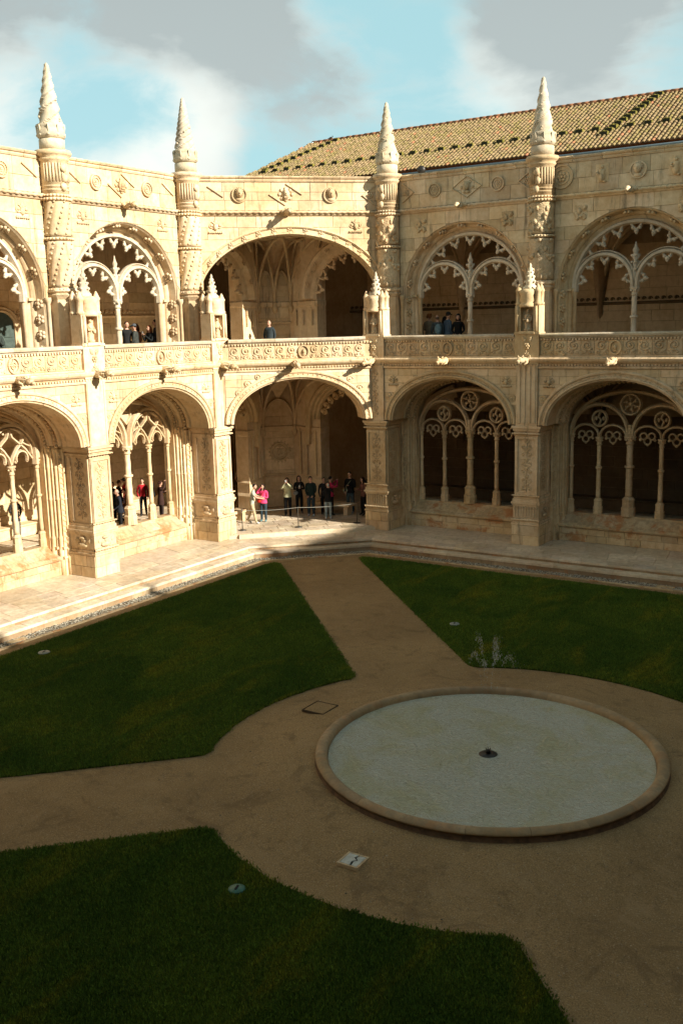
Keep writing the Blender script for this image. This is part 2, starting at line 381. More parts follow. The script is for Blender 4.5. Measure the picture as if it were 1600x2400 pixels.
def rosette(mb, u, z, r, w, pet=6, mat=0):
    for i in range(pet):
        q = 2 * PI * i / pet; mb.blob((u + r * .6 * math.cos(q), w, z + r * .6 * math.sin(q)), (r * .38, r * .3, r * .38), mat, 6, 4)
    mb.blob((u, w - r * .2, z), r * .3, mat, 6, 4)
def ringd(mb, u, z, r, w, th=0.03, mat=0, n=20, dep=0.05):
    mb.sweep(arcp(u, z, r, r, 0, 2 * PI, n)[:-1], [(-th, 0.02), (-th * .7, -dep), (th * .7, -dep), (th, 0.02)], w, True, True, mat)
def disc(mb, u, z, r, w, dep=0.03, mat=0, n=20):
    p = arcp(u, z, r, r, 0, 2 * PI, n)[:-1]; mb.plate(p[::-1], w - dep, w + .02, dep * .6, mat)
def head(mb, u, z, r, w, mat=0, bearded=False):
    mb.blob((u, w - r * .35, z), (r * .62, r * .6, r * .85), mat, 9, 6)
    mb.blob((u, w - r * .95, z - r * .05), (r * .1, r * .14, r * .2), mat, 5, 3)
    for sg in (-1, 1): mb.blob((u + sg * r * .25, w - r * .84, z + r * .18), (r * .14, r * .06, r * .07), mat, 5, 3)
    mb.blob((u, w - r * .82, z - r * .42), (r * .2, r * .1, r * .06), mat, 6, 3)
    for i in range(9):
        q = PI * (i / 8) * 1.1 - .15; mb.blob((u + r * .62 * math.cos(q), w - r * .2, z + r * .15 + r * .75 * math.sin(q)), r * .2, mat, 5, 3)
    mb.blob((u, w - r * .1, z - r * 1.1), (r * .8, r * .4, r * .4), mat, 8, 4)
    if bearded:
        for i in range(5): mb.blob((u + (i - 2) * r * .2, w - r * .55, z - r * .85), (r * .13, r * .2, r * .3), mat, 5, 3)
def arabesque(mb, u, z0, z1, half, w, mat=0, th=0.02, seed=0):
    r = random.Random(seed); z = z0 + half * .6; dr = 1
    mb.tube([(u, w, z0), (u, w - .01, z1)], th * .7, 5, mat)
    while z < z1 - half * .5:
        k = r.random(); q = half * r.uniform(.38, .46)
        for sg in (-1, 1): spiral(mb, u + sg * half * .5, z, q, w, 1.2, -sg * dr, PI / 2 + sg * PI / 2, th, mat, 10)
        if k < .5: rosette(mb, u, z + half * .45, half * .3, w, 5, mat)
        else: mb.blob((u, w, z + half * .45), (half * .22, .035, half * .36), mat, 6, 4)
        for sg in (-1, 1): leaf(mb, u + sg * .01, z + half * .5, half * .6, PI / 2 - sg * .8, w - .01, .5, mat)
        z += half * 1.35; dr = -dr
def rope(mb, u0, u1, z, w, r, pitch=0.16, mat=0):
    n = max(8, int((u1 - u0) / pitch * 4)); k = 6; vs = []; fs = []
    for i in range(n + 1):
        u = u0 + (u1 - u0) * i / n
        for j in range(k):
            q = 2 * PI * j / k; rr = r * (1 + .28 * math.cos(2 * (q - u / pitch * PI)))
            vs.append((u, w + rr * math.cos(q), z + rr * math.sin(q)))
    for i in range(n):
        for j in range(k): l = (j + 1) % k; fs.append((i * k + j, i * k + l, (i + 1) * k + l, (i + 1) * k + j))
    mb.add(vs, fs, mat, True)
def twisted(amp, lobes, pitch): return lambda q, z: 1 + amp * (abs(math.sin(lobes * .5 * (q - z / pitch))) * 2 - 1)

# ---------------- ashlar: stones of a wall above a curve
def ashlar(u0, u1, courses, arch, Lm, seed, gap=0.0045):
    """list of polygons (u,z); arch(u) = height below which there is no wall"""
    r = random.Random(seed); out = []
    for k in range(len(courses) - 1):
        z0, z1 = courses[k] + gap, courses[k + 1] - gap; u = u0; first = True
        while u < u1 - 1e-6:
            L = Lm * r.uniform(.65, 1.35) * (.5 if first and k % 2 else 1); first = False
            e = u + L
            if e > u1 - Lm * .4: e = u1
            a, b = u + gap, e - gap; N = 7; run = []
            xs = [a + (b - a) * i / N for i in range(N + 1)]; runs = []
            for x in xs:
                if arch(x) < z1 - .04: run.append(x)
                else:
                    if len(run) > 1: runs.append(run)
                    run = []
            if len(run) > 1: runs.append(run)
            for rn in runs:
                lowz = [max(z0, arch(x)) for x in rn]
                if all(q <= z0 + 1e-6 for q in lowz): poly = [(rn[0], z0), (rn[-1], z0), (rn[-1], z1), (rn[0], z1)]
                else: poly = list(zip(rn, lowz)) + [(rn[-1], z1), (rn[0], z1)]
                if rn[-1] - rn[0] > .06: out.append(poly)
            u = e
    return out
STONES = {}
def place_stones(polys, w, parent, mat, seed, loc=(0, 0, 0), rz=0.0, name='stone', key=None, limit=999, proud=.018):
    r = random.Random(seed)
    for i, poly in enumerate(polys):
        k = (key, i) if key else None
        if k and k in STONES: me = STONES[k]
        else:
            mb = MB(); mb.plate(poly, w - proud * r.uniform(.6, 1.3), w + .05, .010); me = mb.mesh(name, mat)
            if k: STONES[k] = me
        if i < limit: link(name, me, parent, loc, rz)
def backing(mb, u0, u1, z0, z1, arch, w0, w1, n=44, mat=0):
    vs = []; fs = []; xs = [u0 + (u1 - u0) * i / n for i in range(n + 1)]
    for x in xs:
        a = min(max(z0, arch(x)), z1); vs += [(x, w0, a), (x, w0, z1), (x, w1, a), (x, w1, z1)]
    for i in range(n):
        a = 4 * i; b = a + 4
        if vs[a][2] >= z1 - 1e-4 and vs[b][2] >= z1 - 1e-4: continue
        fs += [(a, b, b + 1, a + 1), (a + 2, a + 3, b + 3, b + 2), (a, a + 2, b + 2, b), (a + 1, b + 1, b + 3, a + 3)]
    mb.add(vs, fs, mat)

# arch functions
LA, LB, LZ = 2.52, 1.70, 5.02
UA, UB, UZ = 2.70, 2.70, 10.04
def cut(a, b, zc, base):
    return lambda u: (zc + b * math.sqrt(max(0, 1 - (u / a) ** 2))) if abs(u) < a else base
low_cut = cut(LA + .30, LB + .30, LZ, 4.9)
up_cut = cut(UA + .02, UB + .02, UZ, ZU)
CLA, CLB, CLZ = 2.66, 1.72, 5.08
clow_cut = cut(CLA + .30, CLB + .30, CLZ, 4.9)
CUA, CUB, CUZ = 3.72, 2.55, 9.96
cup_cut = cut(CUA + .30, CUB + .30, CUZ, ZU)
LPROF = [(.34, .03), (.34, -.06), (.30, -.09), (.25, -.08), (.22, -.03), (.15, -.03), (.12, -.08), (.07, -.08), (.04, -.02), (0, 0), (0, .9), (-.05, .93), (-.08, 1.0), (-.05, 1.07), (-.01, 1.1), (-.01, 1.3), (-.07, 1.33), (-.10, 1.4), (-.07, 1.48), (-.12, 1.52), (-.12, 1.72), (-.16, 1.76), (-.18, 1.84), (-.16, 1.9), (-.17, 2.2)]
UPROF = [(0.02, .03), (0.0, 0), (-.02, .04), (-.05, .08), (-.09, .40), (-.16, .43), (-.2, .48), (-.22, .55), (-.27, .57), (-.33, .6), (-.35, .66), (-.35, .95)]
M = {}
def build_lower_parts():
    # pier with stepped base, pedestal, panelled shaft, capital
    mb = MB()
    def blk(h, z0, z1, f=0.0, d=1.3, mat=0): mb.box(-h, h, -f, d, z0, z1, mat)
    blk(.55, ZT, 1.20, .07); blk(.57, 1.20, 1.27, .10); blk(.53, 1.27, 1.36, .06); blk(.49, 1.36, 1.44, .02); blk(.51, 1.44, 1.92, .03, mat=1)
    blk(.54, 1.92, 2.0, .06); blk(.58, 2.0, 2.08, .10); blk(.54, 2.08, 2.2, .06); blk(.50, 2.2, 2.30, .03)
    blk(.46, 2.30, 4.66, 0.0, mat=1); blk(.50, 4.66, 4.74, .04); blk(.46, 4.74, 4.80, .02); blk(.53, 4.80, 4.90, .08); blk(.58, 4.90, 4.99, .13)
    for sg in (-1, 1):                                       # frame of the front panel
        mb.box(sg * .40 - .045, sg * .40 + .045, -.045, .02, 2.36, 4.58)
        # panel frame on the reveal side
        x0, x1 = (.44, .505) if sg > 0 else (-.505, -.44)
        mb.box(x0, x1, .06, .15, 2.36, 4.58); mb.box(x0, x1, .92, 1.02, 2.36, 4.58)
    mb.box(-.355, .355, -.045, .02, 2.36, 2.45); mb.box(-.355, .355, -.045, .02, 4.49, 4.58)
    for z, r_ in ((1.40, .05), (2.33, .03), (4.70, .035)):
        rope(mb, -.56, .56, z, -.07, r_, .13)
    M['pier'] = mb.mesh('pier', ['limestone', 'limestone_fine'])
    # side string of the base mouldings (rope on the reveal side, turned into u)
    mb = MB(); arabesque(mb, 0, 2.45, 4.5, .24, -.004, 0, .019, 3); M['pier_relief'] = mb.mesh('carved_relief', 'limestone_carved')
    mb = MB(); arabesque(mb, 0, 2.45, 4.5, .26, -.004, 0, .019, 9); M['pier_relief_b'] = mb.mesh('carved_relief', 'limestone_carved')
    mb = MB()
    for i in range(9):
        x = -.44 + .11 * i; mb.box(x - .022, x + .022, -.065, -.02, 1.5, 1.86)
    for i in range(9): mb.blob((-.44 + .11 * i, -.045, 1.87), .05, 0, 6, 4)
    M['ped_relief'] = mb.mesh('fluted_relief', 'limestone_fine')
    mb = MB()
    for i in range(5): leaf(mb, -.3 + .15 * i, 1.62, .2, PI / 2 + (.5 if i % 2 else -.5), -.05, .8)
    mb.blob((0, -.05, 1.55), (.25, .06, .09), 0, 8, 4); mb.blob((0, -.05, 1.8), (.16, .05, .06), 0, 8, 4)
    M['ped_relief_b'] = mb.mesh('shell_relief', 'limestone_fine')
    # jamb cluster between pier and tracery plane, mirrored pairs
    for sg in (-1, 1):
        mb = MB()
        def bx(a, b, w0, w1, z0=ZT, z1=5.02, mat=0): mb.box(min(sg * a, sg * b), max(sg * a, sg * b), w0, w1, z0, z1, mat)
        bx(.35, .70, 1.28, 1.56); bx(.35, .82, 1.5, 1.8); bx(.35, .93, 1.74, 2.3)
        for x, w, r_ in ((.71, 1.42, .055), (.83, 1.66, .055), (.52, 1.24, .045)):
            pr = [(r_ * 2, ZT), (r_ * 2, 1.35), (r_ * 1.5, 1.42), (r_ * 1.5, 1.7), (r_ * 1.7, 1.76), (r_, 1.85), (r_, 3.1), (r_ * 1.5, 3.14), (r_, 3.18), (r_, 4.2), (r_ * 1.3, 4.25), (r_ * 1.1, 4.3), (r_ * 1.1, 4.62), (r_ * 1.8, 4.85), (r_ * 1.9, 5.02)]
            mb.lathe(sg * x, w, pr, 8, tw=None)
        for z0_, z1_ in ((1.02, 1.10), (1.36, 1.44), (4.80, 4.90), (4.94, 5.0)): bx(.35, .76, 1.24, 1.58, z0_, z1_); bx(.35, .88, 1.46, 1.82, z0_, z1_)
        for i in range(17):                                   # pierced foliage strip
            rz_ = 1.6 + i * .19
            for dx in (-.03, .03): mb.blob((sg * (.62 + dx), 1.28, rz_ + (.04 if dx > 0 else 0)), (.035, .045, .055), 1, 5, 4)
            mb.blob((sg * .76, 1.52, rz_ + .1), (.035, .04, .05), 1, 5, 4)
        M['jamb%d' % sg] = mb.mesh('jamb_moulding', ['limestone', 'limestone_fine'])
    # arch ring with soffit
    for nm, (a, b, zc) in (('arch', (LA, LB, LZ)), ('carch', (CLA, CLB, CLZ))):
        mb = MB(); prof = LPROF if nm == 'arch' else [p for p in LPROF if p[1] < .95] + [(-.02, 1.0), (-.02, 1.1), (.34, 1.1)]
        mb.sweep(ltr(0, zc, a, b, 44), prof, 0, False, False)
        pth = ltr(0, zc, a + .185, b + .185, 90)
        for i, (u, z) in enumerate(pth[1:-1]):
            if i % 2 == 0: mb.blob((u, -.04, z), .030, 0, 5, 3)
        if nm == 'arch':                                      # carved bands in the soffit
            for q, (aa, w_) in enumerate(((-.03, 1.2), (-.14, 1.62))):
                for i, (u, z) in enumerate(ltr(0, zc, a + aa, b + aa, 40)): mb.blob((u, w_, z), (.085, .075, .075), 1, 6, 4, .2)
        M[nm] = mb.mesh('arch_ring', ['limestone', 'limestone_carved'])
    # spandrel walls
    for nm, fn, hw in (('low_wall', low_cut, HW), ('clow_wall', clow_cut, 3.16)):
        mb = MB(); backing(mb, -hw, hw, 4.9, 7.30, fn, .02, .6)
        M[nm] = mb.mesh('spandrel_wall', 'limestone_mortar')
    # pilaster strip over the capital
    for nm, kk in (('pilaster', 0), ('pilaster_fluted', 1), ('pilaster_plain', 2)):
        mb = MB(); mb.box(-.42, .42, -.075, .04, 4.99, 7.28)
        if kk == 1:
            for x in (-.30, -.1, .1, .30): mb.box(x - .055, x + .055, -.115, -.07, 5.1, 7.2)
        elif kk == 0: arabesque(mb, 0, 5.15, 7.15, .20, -.08, 1, .018, 5)
        else:
            for x in (-.36, .36): mb.box(x - .03, x + .03, -.095, -.07, 5.05, 7.2)
        M[nm] = mb.mesh('pilaster', ['limestone', 'limestone_carved'])
    # bench wall under the tracery
    mb = MB(); mb.extr([(1.43, ZT), (1.43, .95), (1.35, .97), (1.33, 1.03), (1.40, 1.08), (1.50, 1.12), (1.88, 1.40), (1.88, 1.46), (2.25, 1.46), (2.25, ZT)], -2.78, 2.78)
    M['bench'] = mb.mesh('bench_wall', 'limestone_mortar')
    mb = MB(); mb.extr([(1.42, .955), (1.345, .975), (1.325, 1.035), (1.395, 1.09), (1.495, 1.13), (1.55, 1.02), (1.55, .955)], -.392, .392)
    M['bench_nosing'] = mb.mesh('nosing_stone', 'limestone_bench')
    mb = MB(); mb.extr([(1.50, 1.132), (1.862, 1.405), (1.862, 1.475), (2.27, 1.475), (2.27, 1.30), (1.50, 1.05)], -.392, .392)
    M['bench_top'] = mb.mesh('sill_stone', 'limestone_bench')
build_lower_parts()

def bar(mb, path, h=.055, d=.11, w=TR, closed=False, mat=0):
    mb.sweep(path, [(-h, 0), (-h * .45, -d), (h * .45, -d), (h, 0), (h * .45, d), (-h * .45, d)], w, closed, True, mat)
def shaft(mb, x, z0, z1, r, w=TR, mat=0, twist=True, ped=None):
    ph = ped or .5; zz = z0 + ph
    mb.lathe(x, w, [(r * 2.1, z0), (r * 2.1, z0 + ph * .45), (r * 1.8, z0 + ph * .5), (r * 1.8, z0 + ph * .8), (r * 2.0, z0 + ph * .85), (r * 1.2, zz)], 8, mat, False, a0=PI / 8)
    hs = [(r * (1.0 - .12 * i / 16), zz + (z1 - .30 - zz) * i / 16) for i in range(17)]
    mb.lathe(x, w, hs, 10, mat, True, tw=twisted(.12, 6, .16) if twist else None)
    zm = (zz + z1) / 2
    mb.lathe(x, w, [(r, zm - .06), (r * 1.5, zm - .03), (r * 1.5, zm + .03), (r, zm + .06)], 10, mat)
    mb.lathe(x, w, [(r * .95, z1 - .32), (r * 1.35, z1 - .28), (r * 1.05, z1 - .24), (r * 1.2, z1 - .12), (r * 1.8, z1 - .05), (r * 1.9, z1)], 10, mat)
    for i in range(6):
        q = i * PI / 3; mb.blob((x + r * 1.4 * math.cos(q), w + r * 1.4 * math.sin(q), z1 - .13), r * .42, mat, 5, 3)
def cusps(mb, cu, cz, R_, angs, size, w=TR, mat=0, b=None):
    b = b or R_
    for q in angs:
        ex, ez = math.cos(q), math.sin(q); tx, tz = -ez, ex
        P = lambda s_, t_: (cu + (R_ - s_) * ex + tx * t_, w, cz + (b - s_) * ez + tz * t_)
        for sg in (-1, 1):
            mb.tube([P(-.04, sg * size * .72), P(size * .22, sg * size * .66), P(size * .55, sg * size * .40), P(size * .92, sg * size * .04)], [.06, .055, .055, .06], 6, mat)
            mb.blob(P(size * .62, sg * size * .48), (.075, .08, .075), mat, 6, 4)
        mb.blob(P(size * 1.0, 0), (.095, .09, .095), mat, 7, 5); mb.blob(P(size * 1.28, 0), (.065, .07, .065), mat, 6, 4)

def build_upper_parts():
    mb = MB()                                                  # tracery screen of the upper bays
    bar(mb, ltr(0, UZ, 2.28, 2.28, 40), .10, .16)
    cusps(mb, 0, UZ, 2.22, [math.radians(a) for a in (33, 52, 71, 90, 109, 128, 147)], .27)
    for sg in (-1, 1):
        bar(mb, [(sg * 1.14 - 1.06, 9.9)] + ltr(sg * 1.14, 10.12, 1.06, 1.1, 26) + [(sg * 1.14 + 1.06, 9.9)], .095, .15)
        bar(mb, ltr(sg * 1.14, 10.12, 1.17, 1.22, 26, .15), .03, .10)
        cusps(mb, sg * 1.14, 10.12, 1.0, [math.radians(a) for a in (8, 45, 72, 108, 135, 172)] if False else [math.radians(a) for a in (12, 51, 90, 129, 168)], .22, b=1.04)
    mb.lathe(0, TR, [(.10, 10.2), (.13, 10.6), (.07, 10.7), (.12, 10.85), (.06, 10.95), (.15, 11.1), (.07, 11.2), (.11, 11.3), (.05, 11.42), (.015, 11.6)], 8, tw=lambda q, z: 1 + .2 * math.cos(4 * q))
    for k, z in enumerate((10.62, 10.88, 11.12)):
        for i in range(4): q = i * PI / 2 + .4; mb.blob((.13 * math.cos(q), TR + .13 * math.sin(q), z), .055, 0, 5, 3)
    M['up_tracery'] = mb.mesh('tracery_arches', 'limestone_pale')
    mb = MB(); shaft(mb, 0, ZU, 10.0, .105); M['up_col'] = mb.mesh('mullion_column', 'limestone_pale')
    for sg in (-1, 1):
        mb = MB(); mb.lathe(sg * 2.27, TR, [(.09, ZU), (.09, 9.75), (.15, 9.95), (.16, 10.04)], 8); mb.lathe(sg * 2.76, D - .04, [(.10, ZU), (.065, ZU + .4), (.065, 9.8), (.11, 9.9), (.13, 10.02)], 8)
        mb.box(min(sg * 2.34, sg * 2.72), max(sg * 2.34, sg * 2.72), D + .42, D + .5, 9.93, 10.02)
        for z in np.arange(7.75, 10.0, .52):
            for k in range(5): q = k * 2 * PI / 5; mb.blob((sg * (2.60 - .03 * math.cos(q)), D + .24 + .10 * math.cos(q), z + .11 * math.sin(q)), (.06, .075, .07), 0, 6, 4)
            mb.blob((sg * 2.57, D + .24, z), .07, 0, 6, 4)
        M['up_jamb%d' % sg] = mb.mesh('jamb_moulding', 'limestone')
    mb = MB(); mb.sweep([(-UA, ZU)] + ltr(0, UZ, UA, UB, 44) + [(UA, ZU)], UPROF, D, False, False)
    for a in range(14, 170, 19):
        q = math.radians(a + 4.5); u, z = (UA - .10) * math.cos(q), UZ + (UB - .10) * math.sin(q)
        for k in range(6):
            p = k * PI / 3; e = .13
            mb.blob((u + e * math.cos(p) * abs(math.sin(q)) - .02 * math.cos(q), D + .24 + e * math.sin(p), z - .02 * math.sin(q) - e * math.cos(p) * math.cos(q) * (1 if True else 0)), .065, 0, 5, 3)
        mb.blob((u, D + .24, z), .07, 0, 5, 3)
    M['up_arch'] = mb.mesh('arch_ring', 'limestone')
    # corner bay: wide ring with a row of flowers
    mb = MB(); P = [(.32, .03), (.32, -.05), (.28, -.08), (.24, -.05), (.22, .0), (.08, .0), (.05, -.06), (0, -.06), (-.02, 0), (0, .5), (-.03, .55), (0, .9), (.34, .9)]
    mb.sweep(ltr(0, CUZ, CUA, CUB, 50), P, D / 2 ** .5, False, False)
    M['cup_arch'] = mb.mesh('arch_ring', 'limestone')
    mb = MB(); rosette(mb, 0, 0, .13, 0, 5); mb.blob((0, -.02, -.12), (.09, .05, .06), 0, 6, 4); M['flower'] = mb.mesh('carved_flower', 'limestone_fine')
    for nm, fn, hw, d in (('up_wall', up_cut, HW, D), ('cup_wall', cup_cut, 4.145, D / 2 ** .5)):
        mb = MB(); backing(mb, -hw, hw, ZU, ZTOP - .16, fn, d + .02, d + .6, 60); M[nm] = mb.mesh('upper_wall', 'limestone_mortar')
    # string courses
    for nm, hw, d in (('string', HW, D), ('cstring', 4.145, D / 2 ** .5)):
        mb = MB(); rope(mb, -hw, hw, 13.34, d - .09, .062, .24); mb.extr([(d + .02, 13.2), (d - .05, 13.22), (d - .09, 13.28), (d - .05, 13.38), (d + .02, 13.42)], -hw, hw)
        M[nm] = mb.mesh('rope_string_course', 'limestone')
    # coping of the top wall, parapet coping, cornice
    mb = MB(); mb.extr([(D + .62, 14.5), (D - .03, 14.5), (D - .06, 14.56), (D - .04, 14.6), (D - .09, 14.63), (D - .12, 14.68), (D - .08, 14.72), (D + .62, 14.76)], -.543, .543)
    M['top_coping'] = mb.mesh('coping_stone', 'limestone')
    mb = MB(); mb.extr([(.34, 8.22), (-.03, 8.22), (-.05, 8.27), (-.11, 8.29), (-.13, 8.36), (-.09, 8.40), (.0, 8.41), (.38, 8.41), (.40, 8.36), (.34, 8.3)], -.465, .465)
    M['coping'] = mb.mesh('coping_stone', 'limestone_pale')
    for nm, hw in (('cornice', HW), ('ccornice', 3.16)):
        mb = MB(); mb.extr([(.3, 7.28), (-.02, 7.28), (-.05, 7.32), (-.12, 7.36), (-.17, 7.42), (-.19, 7.48), (-.15, 7.53), (-.05, 7.55), (-.05, 7.60), (.3, 7.60)], -hw, hw)
        mb.extr([(.03, 7.12), (-.05, 7.13), (-.07, 7.18), (-.04, 7.22), (.03, 7.23)], -hw, hw)
        k = int(hw * 2 / .12)
        for i in range(k):
            u = -hw + (i + .5) * 2 * hw / k; mb.box(u - .035, u + .035, -.10, .02, 7.235, 7.285); mb.box(u - .035, u + .035, -.055, .02, 8.155, 8.215)
        M[nm] = mb.mesh('dentil_cornice', 'limestone')
    mb = MB(); mb.box(-HW, HW, .02, .33, 7.58, 8.25); M['par_core'] = mb.mesh('parapet_core', 'limestone_mortar')
    mb = MB(); mb.box(-3.16, 3.16, .02, .33, 7.58, 8.25); M['cpar_core'] = mb.mesh('parapet_core', 'limestone_mortar')
    for k in range(4):                                        # carved parapet slabs
        r = random.Random(k); mb = MB(); mb.plate([(-.222, 7.61), (.222, 7.61), (.222, 8.15), (-.222, 8.15)], 0, .05, .01)
        dr = 1 if k % 2 else -1
        spiral(mb, .0, 7.95, .165, -.015, 1.5, dr, r.uniform(0, 6), .030, 0, 18)
        spiral(mb, -.09 * dr, 7.71, .085, -.015, 1.1, -dr, r.uniform(0, 6), .022, 0, 10)
        for q in range(3): leaf(mb, .06 * dr, 7.66 + .04 * q, .16, PI / 2 - dr * (.2 + .5 * q), -.012, .6)
        mb.blob((.15 * dr, -.01, 7.68), .035, 0, 5, 3)
        M['panel%d' % k] = mb.mesh('carved_panel', 'limestone_fine')
    mb = MB(); mb.plate([(-.30, 7.61), (.30, 7.61), (.30, 8.15), (-.30, 8.15)], 0, .05, .01); ringd(mb, 0, 7.88, .235, -.01, .035, 0, 24, .07); disc(mb, 0, 7.88, .2, 0, .02); head(mb, 0, 7.88, .10, -.03)
    M['panel_round'] = mb.mesh('medallion_panel', 'limestone_fine')
    mb = MB(); mb.plate([(-.30, 7.61), (.30, 7.61), (.30, 8.15), (-.30, 8.15)], 0, .05, .01); ringd(mb, 0, 7.88, .235, -.01, .03, 0, 24, .05)
    bar(mb, [(0, 7.68), (0, 8.08)], .03, .03, -.01); bar(mb, [(-.2, 7.88), (.2, 7.88)], .03, .03, -.01); ringd(mb, 0, 7.88, .11, -.01, .02, 0, 16, .04)
    M['panel_cross'] = mb.mesh('medallion_panel', 'limestone_fine')
build_upper_parts()

def build_verticals():
    # round buttress column of the upper storey (axis at 0,0)
    mb = MB()
    mb.lathe(0, 0, [(.50, ZU), (.50, ZU + .25), (.44, ZU + .35), (.42, 9.95), (.47, 10.02), (.53, 10.10), (.46, 10.16), (.54, 10.22), (.50, 10.32), (.43, 10.36)], 8, 0, False, a0=PI / 8)
    M['col_foot'] = mb.mesh('column_foot', 'limestone')
    for nm, z0, z1 in (('col_drum_low', 10.36, 11.86), ('col_drum_high', 12.03, 13.14)):
        for sp in (0, 1):
            mb = MB(); pts = [(.445, z0 + (z1 - z0) * i / 14) for i in range(15)]
            mb.lathe(0, 0, pts, 48, 0, True, tw=twisted(.06, 8, 1.3) if sp == 0 else twisted(.018, 5, .5))
            if sp == 0:
                for k in range(8):
                    for z in np.arange(z0 + .08, z1, .17):
                        q = z / 1.3 + k * 2 * PI / 8; mb.blob((.44 * math.cos(q), .44 * math.sin(q), z), .045, 0, 6, 4)
            else:
                rr = random.Random(int(z0 * 10))
                for k in range(26): q = rr.uniform(PI, 2 * PI); mb.blob((.45 * math.cos(q), .45 * math.sin(q), rr.uniform(z0, z1)), (rr.uniform(.05, .11), rr.uniform(.05, .1), rr.uniform(.06, .14)), 0, 6, 4, .2)
            M[nm + str(sp)] = mb.mesh('column_drum', 'limestone' if sp == 0 else 'limestone_carved')
    mb = MB()
    def ringb(z, r, t, k=26):
        for i in range(k): q = 2 * PI * i / k; mb.blob((r * math.cos(q), r * math.sin(q), z), (t, t, t * .8), 0, 5, 4)
        mb.lathe(0, 0, [(r - .04, z - t), (r + .01, z - t * .4), (r + .01, z + t * .4), (r - .04, z + t)], 20)
    for i_, a_ in enumerate(((11.945, .47, .06), (13.22, .48, .065), (13.34, .47, .055), (10.28, .47, .05))):
        mb = MB(); ringb(*a_); M['col_ring%d' % i_] = mb.mesh('rope_ring', 'limestone')
    mb = MB(); mb.lathe(0, 0, [(.45, 13.38), (.45, 14.42), (.50, 14.46), (.52, 14.52), (.48, 14.56), (.58, 14.62), (.62, 14.70), (.58, 14.78), (.40, 14.80)], 20)
    for i in range(14): q = PI + PI * (i + .5) / 14; c_, s_ = math.cos(q), math.sin(q); mb.tube([(.455 * c_, .455 * s_, 13.78), (.455 * c_, .455 * s_, 14.36)], .034, 5)
    for z in (13.52, 13.64): mb.lathe(0, 0, [(.44, z - .03), (.475, z), (.44, z + .03)], 20)
    for k, q in enumerate((-PI / 2 - .1, -PI / 2 + .05, -PI / 2 - .05)): mb.blob((.47 * math.cos(q), .47 * math.sin(q), 13.6 + k * .3), (.12, .10, .15), 0, 7, 5, .25)
    M['col_head'] = mb.mesh('fluted_column_head', 'limestone')
    # spire: drum, leaf cup, twisted cone
    mb = MB(); mb.lathe(0, 0, [(.42, 14.8), (.42, 15.13), (.36, 15.16)], 20)
    mb.lathe(0, 0, [(.34, 15.14), (.43, 15.20), (.455, 15.30), (.43, 15.44), (.41, 15.52), (.46, 15.60), (.40, 15.62), (.34, 15.6)], 54, tw=lambda q, z: 1 + .035 * abs(math.cos(4.5 * q)))
    for i in range(9):
        q = i * 2 * PI / 9; mb.blob((.42 * math.cos(q), .42 * math.sin(q), 15.27), (.075, .075, .06), 0, 6, 4); mb.tube([(.44 * math.cos(q), .44 * math.sin(q), 15.3), (.45 * math.cos(q), .45 * math.sin(q), 15.45), (.47 * math.cos(q), .47 * math.sin(q), 15.58)], .028, 5)
    M['spire_cup'] = mb.mesh('leaf_cup', 'limestone_pale')
    for nm, lob, pit, amp in (('spire_a', 3, 2.3, .30), ('spire_b', 5, 1.7, .28), ('spire_c', 3, 2.0, .32), ('spire_d', 3, 2.6, .30)):
        mb = MB(); pts = []
        for i in range(91):
            t = i / 90; pts.append((.335 * (1 - t) ** .9 + .05 * (1 if t < .985 else .4), 15.58 + 1.97 * t))
        mb.lathe(0, 0, pts, 40, 0, True, tw=lambda q, z, lob=lob, pit=pit, amp=amp: 1 + amp * (((lob * (q / (2 * PI)) - lob * (z - 15.5) / pit * (1 + .45 * (z - 15.5))) % 1.0) - .6))
        rr = random.Random(lob)
        for k in range(10): q = rr.uniform(0, 2 * PI); z = rr.uniform(15.65, 16.5); r_ = .345 * (1 - (z - 15.58) / 1.97) ** .92 + .05; mb.blob((r_ * math.cos(q), r_ * math.sin(q), z), .04, 0, 5, 4)
        M[nm] = mb.mesh('twisted_cone', 'limestone_pale')
    # buttress turret standing on the parapet (front at w=0)
    mb = MB()
    mb.box(-.47, .47, -.10, .42, 7.30, 8.45); mb.box(-.47, -.25, -.10, .42, 8.45, 9.42); mb.box(.25, .47, -.10, .42, 8.45, 9.42); mb.box(-.25, .25, .12, .42, 8.45, 9.42)
    mb.box(-.50, .50, -.13, .45, 8.38, 8.46); mb.box(-.30, .30, -.16, -.09, 8.40, 8.50)
    for sg in (-1, 1):
        mb.lathe(sg * .37, .02, [(.12, 9.42), (.14, 9.5), (.10, 9.55), (.11, 9.9), (.14, 9.95), (.10, 10.02), (.06, 10.12), (.02, 10.2)], 8)
        mb.lathe(sg * .37, .34, [(.12, 9.42), (.14, 9.5), (.10, 9.55), (.11, 9.9), (.14, 9.95), (.10, 10.02), (.06, 10.12), (.02, 10.2)], 8)
        mb.tube([(sg * .36, -.11, 8.5), (sg * .36, -.12, 9.4)], .045, 6)
    mb.lathe(0, 0.02, [(.30, 9.36), (.32, 9.44), (.25, 9.52), (.30, 9.6), (.27, 9.78), (.33, 9.9), (.28, 9.98), (.22, 10.02)], 10, tw=lambda q, z: 1 + .08 * math.cos(5 * q))
    mb.box(-.34, .34, .0, .36, 9.42, 9.80)
    M['turret'] = mb.mesh('turret_block', 'limestone')
    mb = MB(); mb.lathe(0, .18, [(.23, 9.86), (.24, 10.1), (.15, 10.18), (.20, 10.3), (.13, 10.36), (.17, 10.47), (.09, 10.52), (.13, 10.62), (.07, 10.66), (.10, 10.74), (.04, 10.8), (.05, 10.86), (.01, 10.95)], 10, tw=lambda q, z: 1 + .16 * math.cos(4 * q + z * 3))
